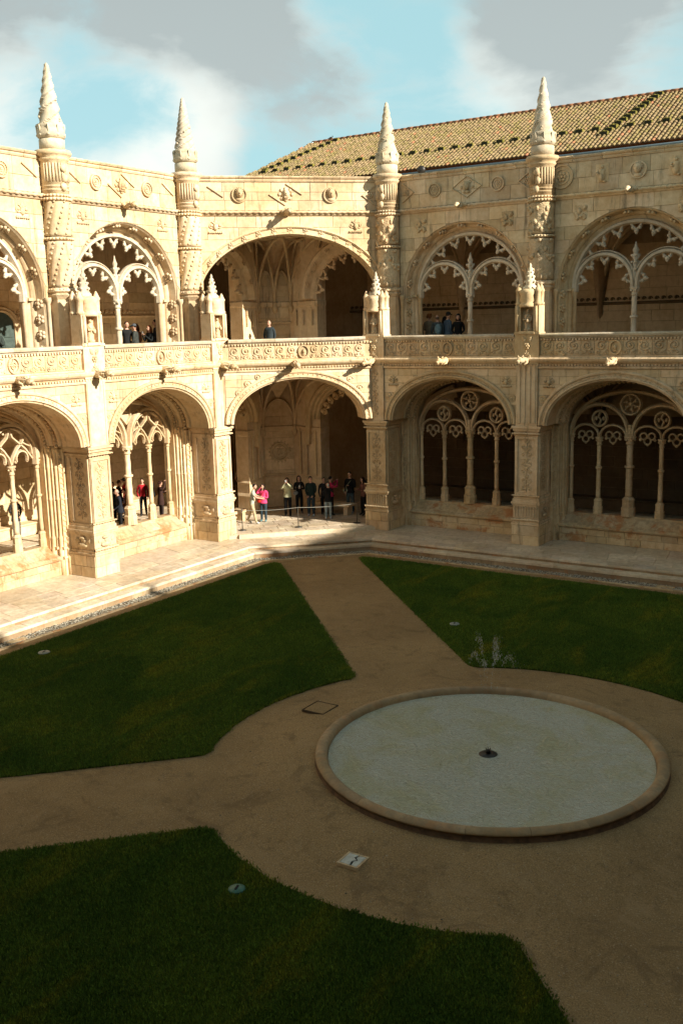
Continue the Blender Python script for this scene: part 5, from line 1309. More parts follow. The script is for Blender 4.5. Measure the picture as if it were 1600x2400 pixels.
link('door_surround', m2.mesh('door_surround', 'limestone_inner'), dr)

# ------------------------------------------------------------------ opposite wings and the church that shade the court
def far_wing(o, rz, label):
    m2 = MB()
    for k in range(-1, 6):
        u0 = (k - 2.0) * B - B / 2 + HW
        sub = MB(); backing(sub, -HW, HW, 4.9, 8.4, low_cut, .0, .6, 16); backing(sub, -HW, HW, ZU, 14.7, up_cut, D, D + .6, 20); sub.box(-HW - .5, -HW + .5, 0, 2.2, 0, 7.3); sub.box(-HW - .45, -HW + .45, D - .3, D + .5, 7.3, 14.7); sub.box(-HW, HW, 1.4, 2.2, 0, 1.4)
        m2.add([(x + u0, y, z) for x, y, z in sub.v], sub.f)
    U = 2.9 * B
    m2.box(-U, U, 8, 8.6, 0, 15); m2.box(-U, U, 1, 8.4, 13.4, 14.2); m2.box(-U, U, .6, 8.4, 6.9, 7.3); m2.box(-U, U, 1.9, 8.4, 0, .55)
    link('arcade_wing', m2.mesh('arcade_wing', 'limestone'), None, o, rz, label=label, cat='arcade')
far_wing((35.3, -17.65, 0), -PI / 2, 'stone arcade wing opposite the sunlit one, beyond the right edge of the view')
far_wing((17.65, -35.3, 0), PI, 'stone arcade wing the photograph is taken from, behind the camera')
H_CH = 22.2
m2 = MB(); m2.box(46, 66, -70, 40, 0, H_CH)
for i in range(18): y = -68 + i * 6.28; m2.lathe(46.4, y, [(.28, H_CH), (.25, H_CH + .3), (.15, H_CH + .6), (.03, H_CH + 1.0)], 8)
link('church', m2.mesh('church', 'limestone'), None, label='tall pale stone church nave whose shadow falls across the court', cat='church')

# ------------------------------------------------------------------ tiled roof behind the right wing
def tiled_roof():
    t = empty('tiled_roof_building', label='long building with mossy clay tiled roof rising behind the right wing', cat='building')
    ya, za, yb, zb = 10.0, 16.29, 16.0, 19.42; sl_ = (zb - za) / (yb - ya)
    r = np.random.RandomState(9); V = []; Fc = []; Cc = []
    L = math.hypot(yb - ya, zb - za); rows = 23; step = L / rows; uy, uz = (yb - ya) / L, (zb - za) / L; cw = .215
    x = -12.2; cx = []
    while x < 46: cx.append(x); x += cw
    for ci, x in enumerate(cx):
        for j in range(rows):
            s0, s1 = j * step, (j + 1) * step + .05
            yc = ya + uy * s0
            if x < -12.0 + 2.8 * (s0 / L) - .1: continue      # slanting end
            jx = r.normal(0, .006); lift = .055 + r.normal(0, .006)
            g = r.uniform(.85, 1.12); q = r.rand()
            if q < .03: c_ = (.42 * g, .18 * g, .10 * g)
            elif q < .11: c_ = (.31 * g, .20 * g, .11 * g)
            elif q < .5: c_ = (.30 * g, .215 * g, .12 * g)
            elif q < .8: c_ = (.275 * g, .20 * g, .105 * g)
            else: c_ = (.25 * g, .195 * g, .08 * g)
            for kind_ in (0, 1):                              # cover tile, then channel tile
                xo = x + (0 if kind_ == 0 else cw / 2); w_ = cw * (.30 if kind_ == 0 else .26)
                o = len(V)
                for ss, ww, ll in ((s0, w_ * 1.06, lift + .012), (s1, w_ * .92, lift - .018)):
                    for k in range(5):
                        a_ = PI * k / 4; hgt = math.sin(a_) * w_ * .9
                        z_ = (hgt + ll - .02) if kind_ == 0 else (ll - .03 - hgt * .8)
                        V.append((xo + jx - math.cos(a_) * ww, ya + uy * ss - uz * z_, za + uz * ss + uy * z_))
                nF = 4
                for k in range(4): Fc.append((o + k, o + k + 1, o + 5 + k + 1, o + 5 + k))
                if kind_ == 0: Fc.append((o, o + 1, o + 2, o + 3, o + 4)); nF = 5
                dk = 1 if kind_ == 0 else .6; Cc.append((np.array([c_[0] * dk, c_[1] * dk, c_[2] * dk, 1]), 16 + (5 if nF == 5 else 0)))
    me = bpy.data.meshes.new('roof_tiles'); me.from_pydata(V, [], Fc)
    ca = me.color_attributes.new('Col', 'FLOAT_COLOR', 'CORNER'); ca.data.foreach_set('color', np.concatenate([np.tile(c, k) for c, k in Cc]).astype(np.float32))
    me.materials.append(MATS['roof_clay']); me.polygons.foreach_set('use_smooth', [len(f) == 4 for f in Fc]); link('roof_tiles', me, t, kind='stuff')
    m2 = MB(); m2.add([(-9.2, yb, zb), (46, yb, zb), (46, ya, za), (-11.9, ya, za), (-9.2, yb + .1, 0), (-11.9, ya, 0), (46, ya, 0), (46, yb + .1, 0)], [(0, 1, 2, 3), (0, 3, 5, 4)])
    m2.add([(-9.2, yb, zb), (46, yb, zb), (46, yb + 6, za), (-9.2, yb + 6, za)], [(0, 1, 2, 3)]); link('roof_deck', m2.mesh('roof_deck', 'ridge_clay'), t)
    m2 = MB(); m2.box(-11.9, 46, 10.25, 10.6, 0, 16.1); link('wall', m2.mesh('wall', 'limestone'), t)
    m2 = MB(); m2.box(-11.8, 46, 9.93, 10.22, 15.72, 16.12); m2.tube([(-11.8, 9.9, 16.12), (46, 9.9, 16.12)], .06, 8); link('gutter', m2.mesh('gutter', 'gutter_metal'), t)
    m2 = MB(); n_ = 138
    m2.tube([(0, 0, 0), (.42, 0, 0)], [.115, .10], 8); rid = m2.mesh('ridge_tile', 'ridge_clay')
    for i in range(n_): link('ridge_tile', rid, t, (-9.2 + i * .4, yb, zb + .05 + rnd.uniform(-.008, .008)))
    # raised mossy blocks: one row along the slope foot, two rows up the slope
    m2 = MB(); m2.box(-.17, .17, -.05, .20, -.05, .12, 0); m2.box(-.15, .15, -.065, -.05, -.03, .10, 1)
    for q in range(9): m2.blob((rnd.uniform(-.16, .16), rnd.uniform(-.05, .2), rnd.uniform(.1, .14)), (rnd.uniform(.05, .09), rnd.uniform(.05, .09), .03), 0, 6, 4)
    blk = m2.mesh('mossy_block', ['moss', 'moss_dark'])
    zr_ = lambda y: za + (y - ya) * sl_ + .09
    for i in range(40): link('mossy_block', blk, t, (-9.9 + i * .80, 12.05 + rnd.uniform(-.02, .02), zr_(12.05)))
    for (xa, y_a), (xb, y_b), k in (((-10.0, 12.3), (-7.4, 15.7), 11), ((9.9, 11.4), (11.1, 15.7), 13)):
        for i in range(k): f = i / (k - 1); yy = y_a + (y_b - y_a) * f; link('mossy_block', blk, t, (xa + (xb - xa) * f, yy, zr_(yy)))
tiled_roof()
# small pigeon on the ridge and the floodlight behind the third spire
m2 = MB(); m2.blob((0, 0, .09), (.10, .05, .06), 0, 8, 5); m2.blob((.09, 0, .17), (.035, .03, .035), 0, 6, 4); m2.tube([(-.08, 0, .08), (-.19, 0, .05)], [.03, .015], 5); m2.tube([(.12, 0, .17), (.145, 0, .165)], [.01, .003], 4); m2.tube([(.0, 0, 0), (.0, 0, .06)], .01, 4)
link('pigeon', m2.mesh('pigeon', 'dark_metal'), None, (-7.9, 16.0, 19.52), .5, label='small dark pigeon perched near the left end of the roof ridge', cat='bird')
fl_ = empty('floodlight', (5.55, 2.1, 14.3), label='small dark floodlight on the wall top behind the third spire', cat='floodlight')
m2 = MB(); m2.lathe(0, 0, [(.02, 0), (.02, .55)], 6); m2.box(-.12, .12, -.02, .02, .45, .5); link('bracket', m2.mesh('bracket', 'dark_metal'), fl_)
m2 = MB(); m2.lathe(0, 0, [(.10, -.1), (.16, -.06), (.17, .05), (.12, .1)], 14); x = link('lamp_head', m2.mesh('lamp_head', 'dark_metal'), fl_, (0, 0, .66)); x.rotation_euler = (PI / 2, 0, .5)

# ------------------------------------------------------------------ small things on the ground
def flat_item(name, loc, rz, sx, sy, mat, label, cat, frame='limestone_bench', round_=False):
    t = empty(name, loc, rz, label=label, cat=cat)
    if round_:
        m2 = MB(); m2.lathe(0, 0, [(sx, -.03), (sx, .012), (sx * .92, .02), (sx * .2, .03)], 20); link('cover', m2.mesh('cover', mat), t)
        m2 = MB(); m2.box(-.02, .02, -.06, .06, .028, .036); link('slot', m2.mesh('slot', 'hole_dark'), t)
        return t
    m2 = MB(); f = .014 if frame == 'rust_frame' else .035
    for a in ((-sx, sx, -sy, -sy + f), (-sx, sx, sy - f, sy), (-sx, -sx + f, -sy + f, sy - f), (sx - f, sx, -sy + f, sy - f)): m2.box(*a, -.04, .016)
    link('frame', m2.mesh('frame', frame), t); return t
t = flat_item('drain_cover', (17.35, -22.33, gz(17.35, -22.33) + .02), .02, .20, .20, 'plate_white', 'cracked white square drain cover set in the gravel near the pool', 'drain cover')
m2 = MB(); m2.plate([(-.16, -.16), (.03, -.16), (.0, -.05), (.06, .02), (-.02, .07), (.02, .16), (-.16, .16)], -.018, .03, .004); x = link('cracked_plate', m2.mesh('cracked_plate', 'plate_white'), t); x.rotation_euler = (-PI / 2, 0, 0)
m2 = MB(); m2.plate([(.06, -.16), (.16, -.16), (.16, .16), (.05, .16), (.02, .08), (.09, .02), (.04, -.05)], -.016, .03, .004); x = link('cracked_plate', m2.mesh('cracked_plate', 'plate_white'), t); x.rotation_euler = (-PI / 2, 0, 0)
m2 = MB(); m2.add([(-.19, -.19, .0), (.19, -.19, .0), (.19, .19, .0), (-.19, .19, .0)], [(0, 1, 2, 3)]); link('hole', m2.mesh('hole', 'hole_dark'), t)
t = flat_item('gravel_hatch', (13.13, -17.08, gz(13.13, -17.08) + .035), .0, .30, .32, 'sandy_gravel', 'square hatch filled with gravel left of the pool', 'hatch', frame='rust_frame')
t.scale = (1, 1, 1)
m2 = MB(); m2.box(-.262, .262, -.282, .282, -.03, .012); m2.blob((0, 0, .015), (.02, .02, .01), 0, 6, 4); link('cover', m2.mesh('cover', 'sandy_gravel'), t)
flat_item('lawn_cover', (16.16, -23.93, .045), .3, .14, .14, 'plate_green', 'round green plastic valve cover in the nearest dark lawn', 'valve cover', round_=True)
flat_item('lawn_cover', (3.94, -17.32, .05), .3, .17, .14, 'plate_grey', 'small grey cover near the edge of the left lawn', 'valve cover', round_=True)
flat_item('lawn_cover', (12.77, -9.44, .05), .3, .15, .14, 'plate_grey', 'small grey cover in the lawn behind the fountain spray', 'valve cover', round_=True)
m2 = MB(); m2.box(-.3, .3, -.12, .12, -.02, .035); m2.box(-.25, .25, -.07, .07, .03, .04); link('drain_grate', m2.mesh('drain_grate', 'limestone_bench'), None, (2.28, -16.9, .0), PI / 2, label='small stone drain block at the near end of the left pebble strip', cat='drain')
link('drain_grate', m2.mesh('drain_grate', 'limestone_bench'), None, (17.0, -2.28, .0), 0, label='small stone drain block at the far right of the pebble strip', cat='drain')

# stanchions with cord
posts = [(-.06 + .0, -3.36), (1.67, -1.79), (3.38, .10)]
txt = ['stanchion beside the base of the sunlit corner pier', 'stanchion in the middle of the corner opening', 'stanchion beside the shaded right corner pier']
def post_mesh():
    m2 = MB(); m2.lathe(0, 0, [(.17, 0), (.165, .015), (.10, .03), (.03, .04)], 20); b_ = m2.mesh('base', 'post_metal')
    m2 = MB(); m2.lathe(0, 0, [(.017, .03), (.017, .82), (.028, .83), (.028, .86), (.012, .87)], 10); return b_, m2.mesh('post', 'post_metal')
pb, pp = post_mesh()
for i, (x, y) in enumerate(posts):
    z_ = ZF if i < 9 else ZT
    t = empty('stanchion', (x, y, ZF), 0, label='thin grey metal ' + txt[i], cat='stanchion', group='stanchions across the corner opening'); link('base', pb, t); link('post', pp, t)
m2 = MB(); pts = []
for (a, b) in ((posts[0], posts[1]), (posts[1], posts[2])):
    for i in range(12):
        f = i / 12; pts.append((a[0] + (b[0] - a[0]) * f, a[1] + (b[1] - a[1]) * f, ZF + .84 - .05 * math.sin(PI * f)))
pts.append((posts[2][0], posts[2][1], ZF + .84)); m2.tube(pts, .009, 6); link('barrier_cord', m2.mesh('barrier_cord', 'rope_fabric'), None, label='thin pale cord strung between the three stanchions of the corner opening', cat='cord')
# stone seat by the sunlit pier
m2 = MB(); m2.box(-.9, .9, -.28, .28, .38, .50); link_ = m2.mesh('seat', 'limestone_inner')
t = empty('stone_bench', (-1.55, -2.35, ZF), PI / 2, label='low stone bench in the corner bay behind the sunlit pier', cat='bench'); link('seat', link_, t)
m2 = MB(); m2.box(-.8, -.6, -.22, .22, 0, .38); m2.box(.6, .8, -.22, .22, 0, .38); link('support', m2.mesh('support', 'limestone_inner'), t)
t = empty('stone_bench', (1.3, 1.55, ZF), 0, label='low stone bench against the back of the corner bay behind the visitors', cat='bench'); link('seat', link_, t)
m2 = MB(); m2.box(-.8, -.6, -.22, .22, 0, .38); m2.box(.6, .8, -.22, .22, 0, .38); link('support', m2.mesh('support', 'limestone_inner'), t)

# ------------------------------------------------------------------ people
def cmat(col, rough=.85):
    nm = 'cloth_%d_%d_%d' % tuple(int(c * 999) for c in col)
    if nm not in MATS: simple(nm, col, rough, .15, var=.28, bump=.6, scale=9)
    return nm
ARMS = {   # elbow, wrist for the right side (+x); front is +y
 'down': ((.235, -.03, 1.13), (.225, .07, .89)), 'phone': ((.215, .10, 1.13), (.07, .33, 1.36)), 'high': ((.25, .20, 1.30), (.07, .33, 1.54)),
 'face': ((.30, .13, 1.36), (.06, .17, 1.60)), 'chest': ((.23, .03, 1.13), (.06, .25, 1.22)), 'belt': ((.24, .0, 1.13), (.11, .20, 1.0)),
 'low': ((.22, .02, 1.12), (.12, .24, .96)), 'pocket': ((.27, -.06, 1.14), (.20, .07, .95)), 'reach': ((.23, .16, 1.2), (.14, .42, 1.13)), 'up': ((.27, .10, 1.52), (.14, .20, 1.72))}
def person(pos, fz, face, H, label, top, legs, hair='short', haircol=(.02, .014, .01), arms=('down', 'down'), stride=0.0, lean=0.0, bulk=1.0, shoes=(.03, .03, .03), skin='skin',
           sleeves=True, coat=0.0, bag=None, cap=None, head_turn=0.0, group=None, glasses=False):
    k = H / 1.72; J = {}
    def p(x, y, z): return Vector((x, y + lean * max(0, z - .9), z))
    st = stride
    V = [p(0, 0, .93), p(0, -.005, 1.10), p(0, -.01, 1.30), p(0, -.015, 1.43), p(0, .0, 1.50), p(0, .015, 1.57)]
    Rr = [(.155, .115), (.135, .10), (.165, .115), (.10, .085), (.056, .056), (.055, .055)]
    E = [(0, 1), (1, 2), (2, 3), (3, 4), (4, 5)]; reg = {0: 'leg', 1: 'top', 2: 'top', 3: 'top', 4: 'skin', 5: 'skin'}
    for i, sg in enumerate((-1, 1)):
        f = st * (1 if sg > 0 else -1); b = len(V)
        V += [p(sg * .09, f * .05, .84), Vector((sg * .10, f * .5 + .015, .48 + abs(f) * .02)), Vector((sg * .105, f - (.04 if f < 0 else 0), .10 + (.05 if f < 0 else 0))), Vector((sg * .115, f + .06, .05 + (.02 if f < 0 else 0))), Vector((sg * .12, f + .15, .035))]
        Rr += [(.10, .10), (.072, .075), (.056, .058), (.05, .045), (.042, .03)]
        E += [(0, b), (b, b + 1), (b + 1, b + 2), (b + 2, b + 3), (b + 3, b + 4)]; reg.update({b: 'leg', b + 1: 'leg', b + 2: 'leg', b + 3: 'shoe', b + 4: 'shoe'})
        el, wr = ARMS[arms[i]]; b = len(V); e_ = p(sg * el[0], el[1], el[2]); w_ = p(sg * wr[0], wr[1], wr[2]); h_ = w_ + (w_ - e_).normalized() * .07
        V += [p(sg * .155, -.01, 1.405), p(sg * .195, -.01, 1.36), e_, w_, h_]; Rr += [(.07, .07), (.062, .062), (.047, .047), (.032, .032), (.034, .022)]
        E += [(3, b), (b, b + 1), (b + 1, b + 2), (b + 2, b + 3), (b + 3, b + 4)]; reg.update({b: 'top', b + 1: 'top', b + 2: 'sleeve', b + 3: 'cuff', b + 4: 'skin'}); J[sg] = (w_, h_)
    me = bpy.data.meshes.new('person'); me.from_pydata([tuple(v) for v in V], E, []); tmp = bpy.data.objects.new('tmp', me); COL.objects.link(tmp)
    md = tmp.modifiers.new('s', 'SKIN'); me.skin_vertices or None
    if not me.skin_vertices: me.attributes.new
    for i, sv in enumerate(me.skin_vertices[0].data): sv.radius = (Rr[i][0] * (bulk if reg[i] in ('top', 'sleeve', 'leg') else 1), Rr[i][1] * (bulk if reg[i] in ('top', 'sleeve', 'leg') else 1)); sv.use_root = (i == 0)
    md.use_smooth_shade = True
    m2_ = tmp.modifiers.new('d', 'SUBSURF'); m2_.levels = 1; m2_.render_levels = 1
    dg = bpy.context.evaluated_depsgraph_get(); bm_ = bpy.data.meshes.new_from_object(tmp.evaluated_get(dg)); bpy.data.objects.remove(tmp)
    vs = [tuple(v.co) for v in bm_.vertices]; fs = [tuple(q.vertices) for q in bm_.polygons]
    mats = [cmat(top), cmat(legs), skin, cmat(shoes), 'hole_dark']; mi = {'top': 0, 'sleeve': 0 if sleeves else 2, 'cuff': 0 if sleeves else 2, 'leg': 1, 'skin': 2, 'shoe': 3}
    mb = MB(); mb.add(vs, fs, 0, True); VV = np.array([tuple(v) for v in V]); ctr = np.array([np.mean([vs[i] for i in f], 0) for f in fs])
    dist = np.linalg.norm(ctr[:, None] - VV[None], axis=2) / np.array([max(r_) + .06 for r_ in Rr])[None]
    near = dist.argmin(1); mb.m = [mi[reg[int(q)]] for q in near]
    for j, c_ in enumerate(ctr):
        if mb.m[j] == 1 and c_[2] > .93: mb.m[j] = 0
    # head with face
    hx = Vector((0, .03 + lean * .75, 1.655)); ht = head_turn; fd = Vector((math.sin(ht), math.cos(ht), 0)); sd_ = Vector((math.cos(ht), -math.sin(ht), 0))
    mb.blob(hx, (.076, .092, .112), 2, 12, 9); mb.blob(hx + fd * .03 + Vector((0, 0, -.05)), (.055, .06, .06), 2, 10, 7)
    mb.blob(hx + fd * .098 + Vector((0, 0, -.018)), (.013, .018, .024), 2, 6, 4); mb.blob(hx + fd * .085 + Vector((0, 0, -.058)), (.024, .012, .008), 2, 6, 4)
    for sg in (-1, 1):
        mb.blob(hx + fd * .080 + sd_ * sg * .032 + Vector((0, 0, .012)), (.011, .011, .008), 4, 6, 4); mb.blob(hx + sd_ * sg * .077 + Vector((0, 0, -.01)), (.012, .02, .03), 2, 6, 4)
    # hands: palm is the limb end, five fingers of unequal length
    for sg in (-1, 1):
        w_, h_ = J[sg]; d = (h_ - w_).normalized(); a = d.cross(Vector((0, 0, 1)));
        if a.length < .2: a = Vector((0, 1, 0))
        a.normalize(); cu = d.cross(a)
        for q, (off, L) in enumerate(((-.027, .062), (-.009, .075), (.010, .070), (.027, .055))):
            s0 = h_ + a * off; mb.tube([s0 - d * .01, s0 + d * L * .55 + cu * .008, s0 + d * L * .85 + cu * .03], [.0095, .0085, .006], 5, 2)
        s0 = w_ + d * .035 - a * .03; mb.tube([s0, s0 - a * .025 + d * .025, s0 - a * .028 + d * .05], [.011, .0095, .007], 5, 2)
    me = mb.mesh('person', mats); ro = link('person', me, None, (pos[0], pos[1], fz), math.radians(face) - PI / 2, label=label, cat='person', group=group); ro.scale = (k, k, k)
    hc = cmat(haircol)
    m2 = MB()
    if hair == 'short': m2.blob(hx - fd * .014 + Vector((0, 0, .028)), (.083, .093, .098), 0, 12, 8); 
    elif hair == 'long':
        m2.blob(hx - fd * .016 + Vector((0, 0, .025)), (.087, .096, .102), 0, 12, 8); m2.tube([hx - fd * .05 + Vector((0, 0, .03)), hx - fd * .08 + Vector((0, 0, -.1)), hx - fd * .085 + Vector((0, 0, -.22)), hx - fd * .08 + Vector((0, 0, -.32))], [.075, .085, .075, .03], 9, 0)
        for sg in (-1, 1): m2.tube([hx + sd_ * sg * .065 + Vector((0, 0, .04)), hx + sd_ * sg * .082 + Vector((0, 0, -.08)), hx + sd_ * sg * .085 + fd * .02 + Vector((0, 0, -.24))], [.035, .034, .012], 6, 0)
    elif hair == 'hood': m2.blob(hx - fd * .02 + Vector((0, 0, .012)), (.105, .108, .125), 0, 12, 8); m2.tube([hx - fd * .06 + Vector((0, 0, -.06)), hx - fd * .06 + Vector((0, 0, -.16))], [.10, .12], 9, 0)
    elif hair == 'bun': m2.blob(hx - fd * .014 + Vector((0, 0, .028)), (.083, .093, .098), 0, 12, 8); m2.blob(hx - fd * .11 + Vector((0, 0, .04)), .042, 0, 8, 6)
    elif hair == 'bald': m2.blob(hx - fd * .022 + Vector((0, 0, -.005)), (.080, .085, .07), 0, 12, 8)
    elif hair == 'fluffy': 
        for q in range(16): aq = q * 2.4; m2.blob(hx - fd * .02 + Vector((.06 * math.cos(aq), .06 * math.sin(aq), .03 + .05 * math.sin(q))), .055, 0, 7, 5)
    if m2.v:
        # keep the face free
        if hair in ('short', 'long', 'bun', 'hood', 'bald'):
            keep = []
            for i, v in enumerate(m2.v):
                r_ = Vector(v) - hx; fw = r_.dot(fd)
                if fw > .045 and r_.z < .055: v2 = Vector(v) - fd * (fw - .03); m2.v[i] = tuple(v2)
        link('hair' if hair != 'hood' else 'hood', m2.mesh('hair', hc), ro)
    if cap:
        m2 = MB(); m2.lathe(hx.x - fd.x * .01, hx.y - fd.y * .01, [(.093, hx.z + .03), (.094, hx.z + .07), (.075, hx.z + .115), (.03, hx.z + .135), (.005, hx.z + .138)], 14)
        m2.tube([hx + fd * .07 + Vector((0, 0, .042)), hx + fd * .13 + Vector((0, 0, .034)), hx + fd * .16 + Vector((0, 0, .026))], [.07, .062, .03], 10, 0, flat=.16); link('cap', m2.mesh('cap', cmat(cap)), ro)
    if coat:
        m2 = MB(); lz = .93 - coat; m2.v = []; rr = random.Random(int(H * 1000)); n_ = 18; vs = []; fs = []
        prof = [(.158, .112, 1.34), (.150, .112, 1.20), (.148, .115, 1.08), (.165, .135, .95), (.178, .148, .95 - coat * .5), (.19, .158, lz)]
        for (rx, ry, z) in prof:
            for q in range(n_): a = 2 * PI * q / n_; f = 1 + .03 * math.sin(5 * a + z * 9); v = p(rx * bulk * f * math.cos(a), ry * bulk * f * math.sin(a) - .005, z); vs.append(tuple(v))
        for i in range(5):
            for q in range(n_): fs.append((i * n_ + q, (i + 1) * n_ + q, (i + 1) * n_ + (q + 1) % n_, i * n_ + (q + 1) % n_))
        m2.add(vs, fs, 0, True); link('coat', m2.mesh('coat', cmat(top)), ro)
    if glasses:
        m2 = MB()
        for sg in (-1, 1): c_ = hx + fd * .094 + sd_ * sg * .032 + Vector((0, 0, .012)); m2.tube([c_ + Vector((.02 * math.cos(q) * sd_.x, .02 * math.cos(q) * sd_.y, .016 * math.sin(q))) for q in np.linspace(0, 2 * PI, 9)], .003, 4)
        link('glasses', m2.mesh('glasses', 'dark_metal'), ro)
    if bag:
        kind, bc = bag; m2 = MB()
        if kind == 'backpack':
            m2.blob(p(0, -.21, 1.20), (.15, .11, .23), 0, 12, 8); m2.blob(p(0, -.30, 1.12), (.11, .05, .12), 0, 10, 6)
            for sg in (-1, 1): m2.tube([p(sg * .10, -.14, 1.40), p(sg * .11, .0, 1.46), p(sg * .12, .12, 1.33), p(sg * .15, .06, 1.12), p(sg * .14, -.12, 1.05)], .02, 5, 0)
        else:
            z = .98; sg = kind_s = 1
            m2.blob(p(.17, .10, z), (.12, .05, .10), 0, 10, 6); m2.tube([p(.2, .08, z + .07), p(.10, .13, 1.2), p(-.05, .12, 1.38), p(-.11, .0, 1.46), p(-.02, -.13, 1.3), p(.18, -.02, z + .05)], .010, 5, 0)
        link('backpack' if kind == 'backpack' else 'shoulder_bag', m2.mesh('bag', cmat(bc)), ro)
    return ro, {sg: ro_pt(pos, fz, face, k, (J[sg][1] + (J[sg][1] - J[sg][0]) * .4)) for sg in (-1, 1)}
def ro_pt(pos, fz, face, k, v):
    a = math.radians(face) - PI / 2; c_, s_ = math.cos(a), math.sin(a)
    return Vector((pos[0] + k * (v.x * c_ - v.y * s_), pos[1] + k * (v.x * s_ + v.y * c_), fz + k * v.z))
def phone(h, face, label, mat='phone_glass'):
    m2 = MB(); c = (h[-1] + h[1]) / 2 if (h[-1] - h[1]).length < .35 else h[1]
    m2.plate([(-.037, -.075), (.037, -.075), (.037, .075), (-.037, .075)], -.004, .004, .002)
    o = link('phone', m2.mesh('phone', ['phone_glass']), None, c + Vector((0, 0, .03)), math.radians(face) - PI / 2, label=label, cat='phone'); o.rotation_euler[0] = -.25
BLK = (.012, .012, .013); NAVY = (.018, .022, .032); JEANS = (.10, .14, .17); CAMF = -54
_, h = person((-.56, -2.05), ZF, 35, 1.68, 'man in a pale green t-shirt and khaki trousers striding beside the woman in pink', (.42, .46, .38), (.50, .40, .25), arms=('reach', 'reach'), sleeves=False, stride=.17, lean=.16, shoes=(.5, .5, .47), head_turn=.2)
phone(h, 35, 'phone held by the striding man in the pale green t-shirt')
person((-.42, -1.42), ZF, -75, 1.60, 'woman in a bright pink jacket shading her eyes with one hand', (.72, .06, .17), (.03, .05, .065), 'long', arms=('chest', 'face'), shoes=(.10, .2, .22), bag=('shoulder', (.55, .04, .02)), coat=.05)
_, h = person((-.20, .06), ZF, -62, 1.68, 'woman in a cream windbreaker photographing with raised hands', (.52, .52, .33), BLK, 'long', arms=('high', 'high'), coat=.04, bulk=1.06, shoes=BLK)
phone(h, -62, 'phone raised by the woman in the cream windbreaker')
_, h = person((-.14, .86), ZF, -50, 1.66, 'long haired woman dressed in black beside the cream windbreaker', BLK, BLK, 'long', arms=('chest', 'chest'), bag=('shoulder', (.3, .3, .3)), shoes=(.12, .12, .12))
phone(h, -50, 'phone held at the chest of the long haired woman in black')
person((.74, .52), ZF, -66, 1.73, 'young man in a dark green hoodie holding the cord end in both hands', (.014, .028, .026), (.03, .045, .06), arms=('low', 'low'), bulk=1.12, coat=.06, shoes=(.45, .47, .5), head_turn=-.5)
_, h = person((1.80, .28), ZF, CAMF, 1.60, 'woman in a black jacket and pale jeans holding a phone before her face', BLK, (.23, .29, .31), 'long', arms=('high', 'high'), coat=.10, shoes=(.5, .5, .5))
phone(h, CAMF, 'phone held before the face of the woman in pale jeans')
person((1.42, 1.05), ZF, 60, 1.70, 'person in a magenta jacket seen from behind the woman in pale jeans', (.40, .03, .09), BLK, 'short', arms=('high', 'high'), bulk=1.1, coat=.05)
person((1.98, 1.80), ZF, -80, 1.84, 'man in a black printed sweatshirt standing near the dark right opening', BLK, (.06, .085, .10), arms=('chest', 'low'), bulk=1.05, bag=('shoulder', (.35, .36, .24)), shoes=(.3, .3, .3), coat=.03)
person((2.72, 1.70), ZF, -120, 1.66, 'person half hidden behind the shaded corner pier', (.20, .09, .07), BLK, 'long', arms=('chest', 'chest'))
person((1.0, 1.15), ZF, -40, 1.62, 'dark clothed person standing behind the man in the green hoodie', (.02, .02, .022), BLK, 'short', arms=('belt', 'down'))
person((-4.66, 2.31), ZF, -60, 1.66, 'woman in a beige top deep inside the dark left gallery', (.34, .26, .17), NAVY, 'long', arms=('down', 'belt'), sleeves=False, bag=('backpack', (.05, .05, .05)))
# behind the left lower windows
person((-7.2, -9.05), ZF, -20, 1.74, 'man in a dark jacket and pale grey trousers alone behind the leftmost window', (.035, .032, .03), (.36, .36, .32), arms=('belt', 'chest'), coat=.15, shoes=(.10, .11, .11), glasses=True, haircol=(.12, .07, .04))
person((-6.42, -4.42), ZF, 10, 1.72, 'person in dark blue at the left end of the group behind the window', (.03, .045, .055), BLK, arms=('down', 'down'), coat=.2)
person((-6.35, -4.09), ZF, 60, 1.76, 'broad man in a black jacket seen from behind in the group', (.014, .015, .018), BLK, haircol=(.05, .03, .02), bulk=1.15, coat=.12)
person((-6.77, -3.31), ZF, -160, 1.72, 'person in a red plaid shirt and dark cap behind the window column', (.50, .04, .025), (.05, .05, .06), cap=(.04, .05, .07), arms=('chest', 'down'))
person((-4.71, -5.69), ZF, -120, 1.72, 'balding man in glasses and a dark coat leaning beside the brown jacket', NAVY, BLK, 'bald', (.25, .22, .19), arms=('low', 'low'), coat=.15, glasses=True, lean=.1)
person((-4.72, -5.22), ZF, -130, 1.68, 'man in a brown suede jacket standing behind the window sill', (.13, .048, .018), BLK, arms=('belt', 'belt'), coat=.10, lean=.1)
person((-6.26, -2.73), ZF, -50, 1.65, 'boy in a red football shirt and black trousers with legs apart', (.42, .02, .03), BLK, arms=('down', 'pocket'), stride=.14, sleeves=True, bag=('backpack', BLK))
person((-5.85, -2.60), ZF, -150, 1.80, 'man in a dark navy coat next to the boy in red', (.012, .02, .028), (.10, .095, .08), arms=('down', 'down'), coat=.1)
person((-5.20, -2.70), ZF, 70, 1.60, 'woman in a dark dress behind the right window column', (.045, .022, .018), (.03, .02, .018), 'bun', (.04, .015, .01), arms=('chest', 'up'), coat=.3)
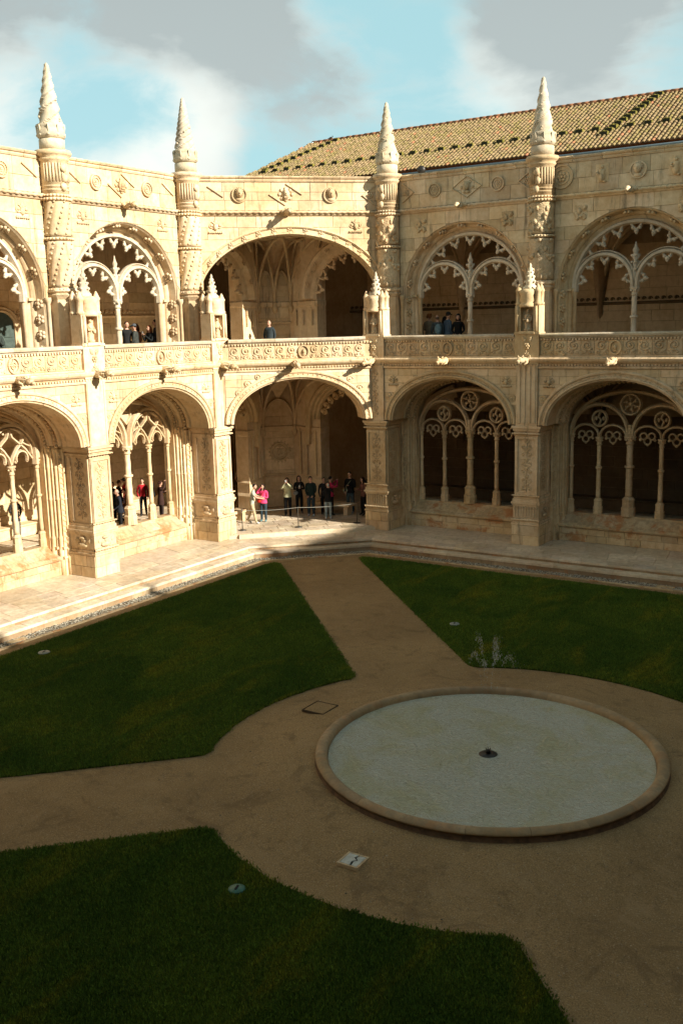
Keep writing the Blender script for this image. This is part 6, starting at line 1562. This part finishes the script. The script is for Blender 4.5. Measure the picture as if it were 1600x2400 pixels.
# upper left gallery
person((-2.95, -6.42), ZU, -25, 1.80, 'man in a long dark coat beside the upper window column', (.014, .014, .015), BLK, haircol=(.05, .03, .02), arms=('down', 'down'), coat=.35)
person((-2.75, -6.18), ZU, -150, 1.70, 'man in a grey cap and dark grey puffer jacket looking left', (.045, .05, .045), BLK, cap=(.08, .09, .10), arms=('low', 'low'), bulk=1.15, coat=.08)
person((-3.9, -4.90), ZU, -100, 1.72, 'person with reddish brown hair mostly hidden behind the grey cap', (.16, .07, .04), BLK, 'long', (.10, .035, .015), arms=('down', 'down'))
_, h = person((-2.6, -5.52), ZU, -95, 1.64, 'red haired woman in a black jacket looking at her white phone', (.012, .014, .014), BLK, 'long', (.20, .06, .02), arms=('phone', 'phone'), coat=.08)
phone(h, -95, 'white phone held by the red haired woman in the upper gallery')
person((-3.1, -4.62), ZU, -120, 1.86, 'tall man in a navy coat bowing his head near the window jamb', (.018, .022, .032), BLK, arms=('chest', 'down'), coat=.2)
_, h = person((-3.0, -12.55), ZU, -40, 1.66, 'person in a dark padded jacket at the left edge of the upper gallery', (.035, .045, .04), BLK, arms=('phone', 'belt'), bulk=1.15, coat=.08, haircol=(.05, .025, .02))
# corner upper
person((-.95, .17), ZU, -75, 1.74, 'grey haired man in a dark padded jacket standing alone in the upper corner bay', (.03, .04, .045), BLK, 'bald', (.30, .27, .22), arms=('down', 'pocket'), bulk=1.2, coat=.1)
# upper right gallery
person((4.98, 2.75), ZU, 120, 1.50, 'short person with an olive backpack close to the window jamb', (.12, .10, .06), BLK, 'short', (.10, .06, .04), bag=('backpack', (.12, .10, .09)))
person((5.45, 2.85), ZU, 100, 1.84, 'person with curly ginger hair and a tan jacket', (.26, .19, .12), BLK, 'fluffy', (.24, .09, .03), arms=('chest', 'down'), coat=.06)
person((6.02, 2.50), ZU, 125, 1.78, 'bald man in a grey coat carrying a pale blue backpack', (.07, .08, .08), BLK, 'bald', (.14, .09, .06), bag=('backpack', (.16, .24, .27)), bulk=1.1, coat=.1)
person((6.10, 3.0), ZU, 70, 1.72, 'dark haired person partly hidden behind the pale blue backpack', (.03, .03, .03), BLK, 'long')
person((6.45, 2.62), ZU, 60, 1.88, 'man in a dark cap and denim blue jacket turned away', (.07, .10, .14), BLK, 'short', cap=(.02, .02, .02), coat=.05)
person((6.98, 2.5), ZU, -70, 1.80, 'person in a black hooded cloak at the right of the group', (.010, .010, .011), BLK, 'hood', (.010, .010, .011), arms=('belt', 'belt'), coat=.3)
